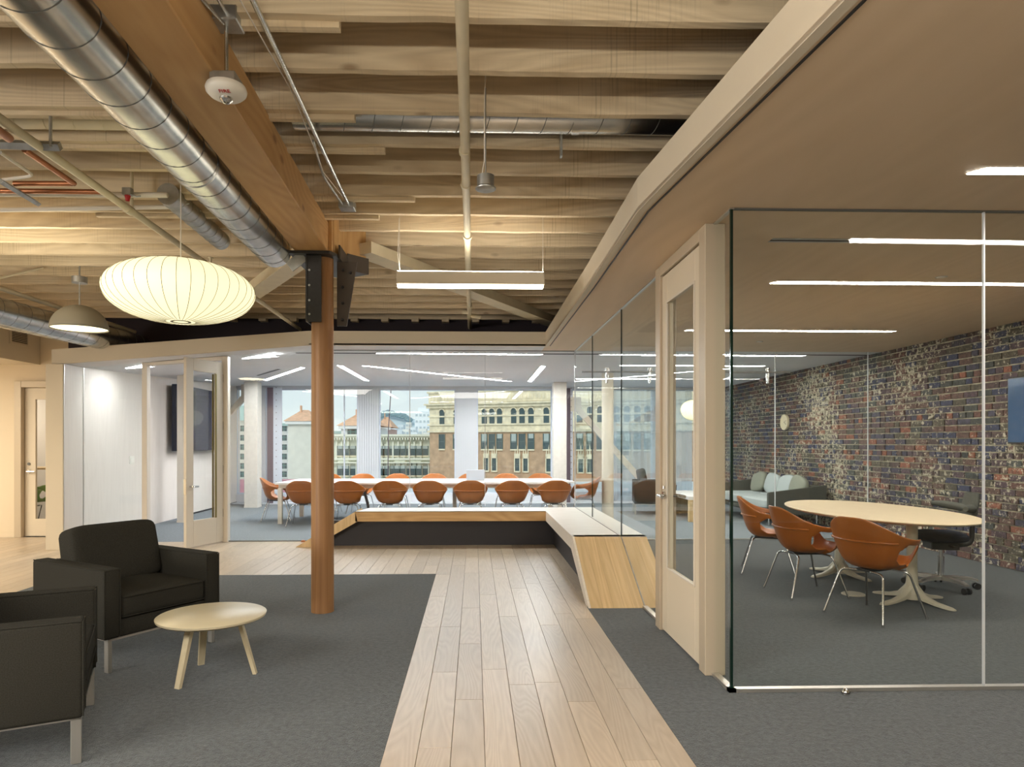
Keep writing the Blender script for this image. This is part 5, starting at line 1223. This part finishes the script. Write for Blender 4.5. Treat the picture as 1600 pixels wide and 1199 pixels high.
# tall pale hotel
hc = plain('hotel_stone', (.76, .74, .66), .9, noise=.06, nscale=.6); hc2 = plain('hotel_pale', (.82, .82, .80), .9); tl = plain('teal_frame', (.08, .26, .24), .5); orf = plain('terracotta_roof', (.72, .42, .26), .8, noise=.15, nscale=1); crf = plain('green_copper_roof', (.36, .52, .50), .6)
def hotel(px0, px1, pyt, Y, winpx, rows, lb, mat, roof=None, wd=1.6, ht=1.7):
    a_ = at(px0, 700, Y=Y).x; c_ = at(px1, 700, Y=Y).x; Zq = lambda py: at(700, py, Y=Y).z + 30
    h_ = thing('hotel_building', lb, 'building', (a_, Y, -30)); bm = NB(); box(bm, 0, c_ - a_, 0, 20, 0, Zq(pyt)); part('wall', bm, mat, h_)
    bm = NB(); box(bm, -.5, c_ - a_ + .5, -.8, 0, Zq(pyt) - .4, Zq(pyt) + .4); part('cornice', bm, crf if roof != 'tile' else hc2, h_)
    bm = NB(); box(bm, -wd / 2, wd / 2, -.2, 0, 0, ht, mi=1); box(bm, -.06, .06, -.3, -.2, 0, ht, mi=0); box(bm, -wd / 2, wd / 2, -.3, -.2, ht * .55, ht * .62, mi=0); box(bm, -wd / 2 - .3, wd / 2 + .3, -.35, 0, -.3, 0, mi=2)
    wm = mkmesh('window', bm, [tl, dgl, mat])
    for px in winpx:
        for py in rows: obj('window', wm, h_, (at(px, 700, Y=Y).x - a_, 0, Zq(py) - ht / 2))
    if roof == 'tile':
        bm = NB(); W_ = c_ - a_; z_ = Zq(pyt) + .4; rr_ = W_ / 2
        v = [bm.verts.new(p) for p in ((-1, -1, z_), (W_ + 1, -1, z_), (W_ + 1, 16, z_), (-1, 16, z_), (W_ * .3, 7, z_ + 3.2), (W_ * .6, 7, z_ + 3.2))]
        for f_ in ((0, 1, 5, 4), (1, 2, 5), (2, 3, 4, 5), (3, 0, 4)): bm.faces.new([v[i_] for i_ in f_])
        part('tiled_roof', bm, orf, h_)
        bm = NB(); box(bm, W_ * .3, W_ * .36, 5, 6, z_ + 2, z_ + 4.3); part('chimney', bm, orf, h_)
    return h_
rows_ = [670, 684.5, 699, 713.5, 728, 741]
hotel(340, 393, 656, 200, (359, 370, 380, 388), rows_, 'pale stone hotel block with teal windows seen through the leftmost window', hc)
bm = NB(); q = at(352, 640, Y=205); box(bm, 0, 9, 0, 8, 0, 4.2); o = tag(obj('green_glass_rooftop', mkmesh('green_glass_rooftop', bm, crf)), 'green glass rooftop pavilion on top of the hotel', 'rooftop'); o.location = (q.x, 205, at(352, 656, Y=205).z)
hotel(434, 452, 664, 200, (444,), rows_, 'narrow pale hotel wing with one column of teal windows', hc2)
hotel(450, 486, 661, 175, (), rows_, 'blank pale tower under an orange tiled roof', hc, roof='tile')
hotel(484, 534, 676, 200, (490, 500, 510, 520), rows_[1:], 'pale grey block behind the wooden post', hc2)
hotel(533, 590, 668, 170, (548, 556, 566, 578), (676,), 'pale house under a low orange tiled roof behind the victorian cornice', hc2, roof='tile')
hotel(592, 608, 670, 195, (598,), (676,), 'small pink house under an orange tiled roof', plain('pink_stucco', (.62, .40, .36), .9), roof='tile', wd=1.0, ht=1.1)
# white hillside houses
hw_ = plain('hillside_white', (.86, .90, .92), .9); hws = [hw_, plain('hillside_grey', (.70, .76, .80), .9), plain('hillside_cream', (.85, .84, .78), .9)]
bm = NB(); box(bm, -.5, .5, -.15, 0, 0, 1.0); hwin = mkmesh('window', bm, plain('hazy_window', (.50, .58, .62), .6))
rnd = random.Random(3)
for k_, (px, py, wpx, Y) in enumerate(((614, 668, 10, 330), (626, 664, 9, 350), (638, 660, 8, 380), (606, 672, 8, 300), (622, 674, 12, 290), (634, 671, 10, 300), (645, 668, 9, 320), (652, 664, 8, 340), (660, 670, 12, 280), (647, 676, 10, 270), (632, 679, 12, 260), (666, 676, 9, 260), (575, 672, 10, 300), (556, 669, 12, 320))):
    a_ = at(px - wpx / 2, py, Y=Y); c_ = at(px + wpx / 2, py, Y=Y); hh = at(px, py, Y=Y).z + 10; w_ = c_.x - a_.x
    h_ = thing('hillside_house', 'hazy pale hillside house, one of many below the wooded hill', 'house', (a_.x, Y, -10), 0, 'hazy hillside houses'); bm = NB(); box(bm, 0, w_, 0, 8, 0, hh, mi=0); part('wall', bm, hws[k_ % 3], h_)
    for i_ in range(2):
        for j_ in range(3): o = obj('window', hwin, h_, (w_ * (i_ + .5) / 2, 0, hh - 2.2 - 2.4 * j_))
h_ = thing('white_apartment_block', 'white apartment block rising beside the brick building', 'building', (at(648, 640, Y=330).x, 330, -20)); w_ = at(672, 640, Y=330).x - at(648, 640, Y=330).x; hh = at(650, 643, Y=330).z + 20
bm = NB(); box(bm, 0, w_, 0, 15, 0, hh); box(bm, w_ * .2, w_ * .9, 2, 12, hh, hh + 2); part('wall', bm, hw_, h_)
for i_ in range(4):
    for j_ in range(6): obj('window', hwin, h_, (w_ * (i_ + .5) / 4, 0, hh - 2.4 - 3 * j_))
# wooded hill
bm = NB(); a_ = at(565, 658, Y=700).x; c_ = at(660, 658, Y=700).x
n_ = 60; top_ = []
for k_ in range(n_ + 1):
    t_ = k_ / n_; px = 540 + 130 * t_
    prof = 655 - 12 * math.exp(-((px - 606) / 17) ** 2) - 6 * math.exp(-((px - 628) / 12) ** 2) - 3 * math.exp(-((px - 560) / 14) ** 2)
    top_.append((at(px, 690, Y=700).x, at(px, prof + .5, Y=700).z))
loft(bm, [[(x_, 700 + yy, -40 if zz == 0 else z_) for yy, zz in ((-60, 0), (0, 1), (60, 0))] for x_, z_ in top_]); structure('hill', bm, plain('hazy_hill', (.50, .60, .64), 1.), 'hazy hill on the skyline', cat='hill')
bm = NB()
for k_ in range(130):
    px = rnd.uniform(590, 643); prof = 655 - 12 * math.exp(-((px - 606) / 17) ** 2) - 6 * math.exp(-((px - 628) / 12) ** 2)
    q = at(px, prof + rnd.uniform(0, 6), Y=690)
    r_ = rnd.uniform(1.2, 2.2); bmesh.ops.create_icosphere(bm, subdivisions=1, radius=r_, matrix=Matrix.Translation(q) @ Matrix.Diagonal((1.2, 1, .9, 1)))
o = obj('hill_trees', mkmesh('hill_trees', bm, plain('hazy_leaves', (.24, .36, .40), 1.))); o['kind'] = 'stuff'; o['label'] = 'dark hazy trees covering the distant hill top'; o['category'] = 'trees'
bm = NB(); q_ = at(607, 670, Y=60); tube(bm, [Vector((q_.x - .4, 60, -29)), q_, at(611.5, 600, Y=60)], .045, 6); o = tag(obj('mast', mkmesh('mast', bm, M['rivet'])), 'thin leaning dark mast outside the second pane', 'mast')
print('planks', nplank, 'bricks', len(allb))
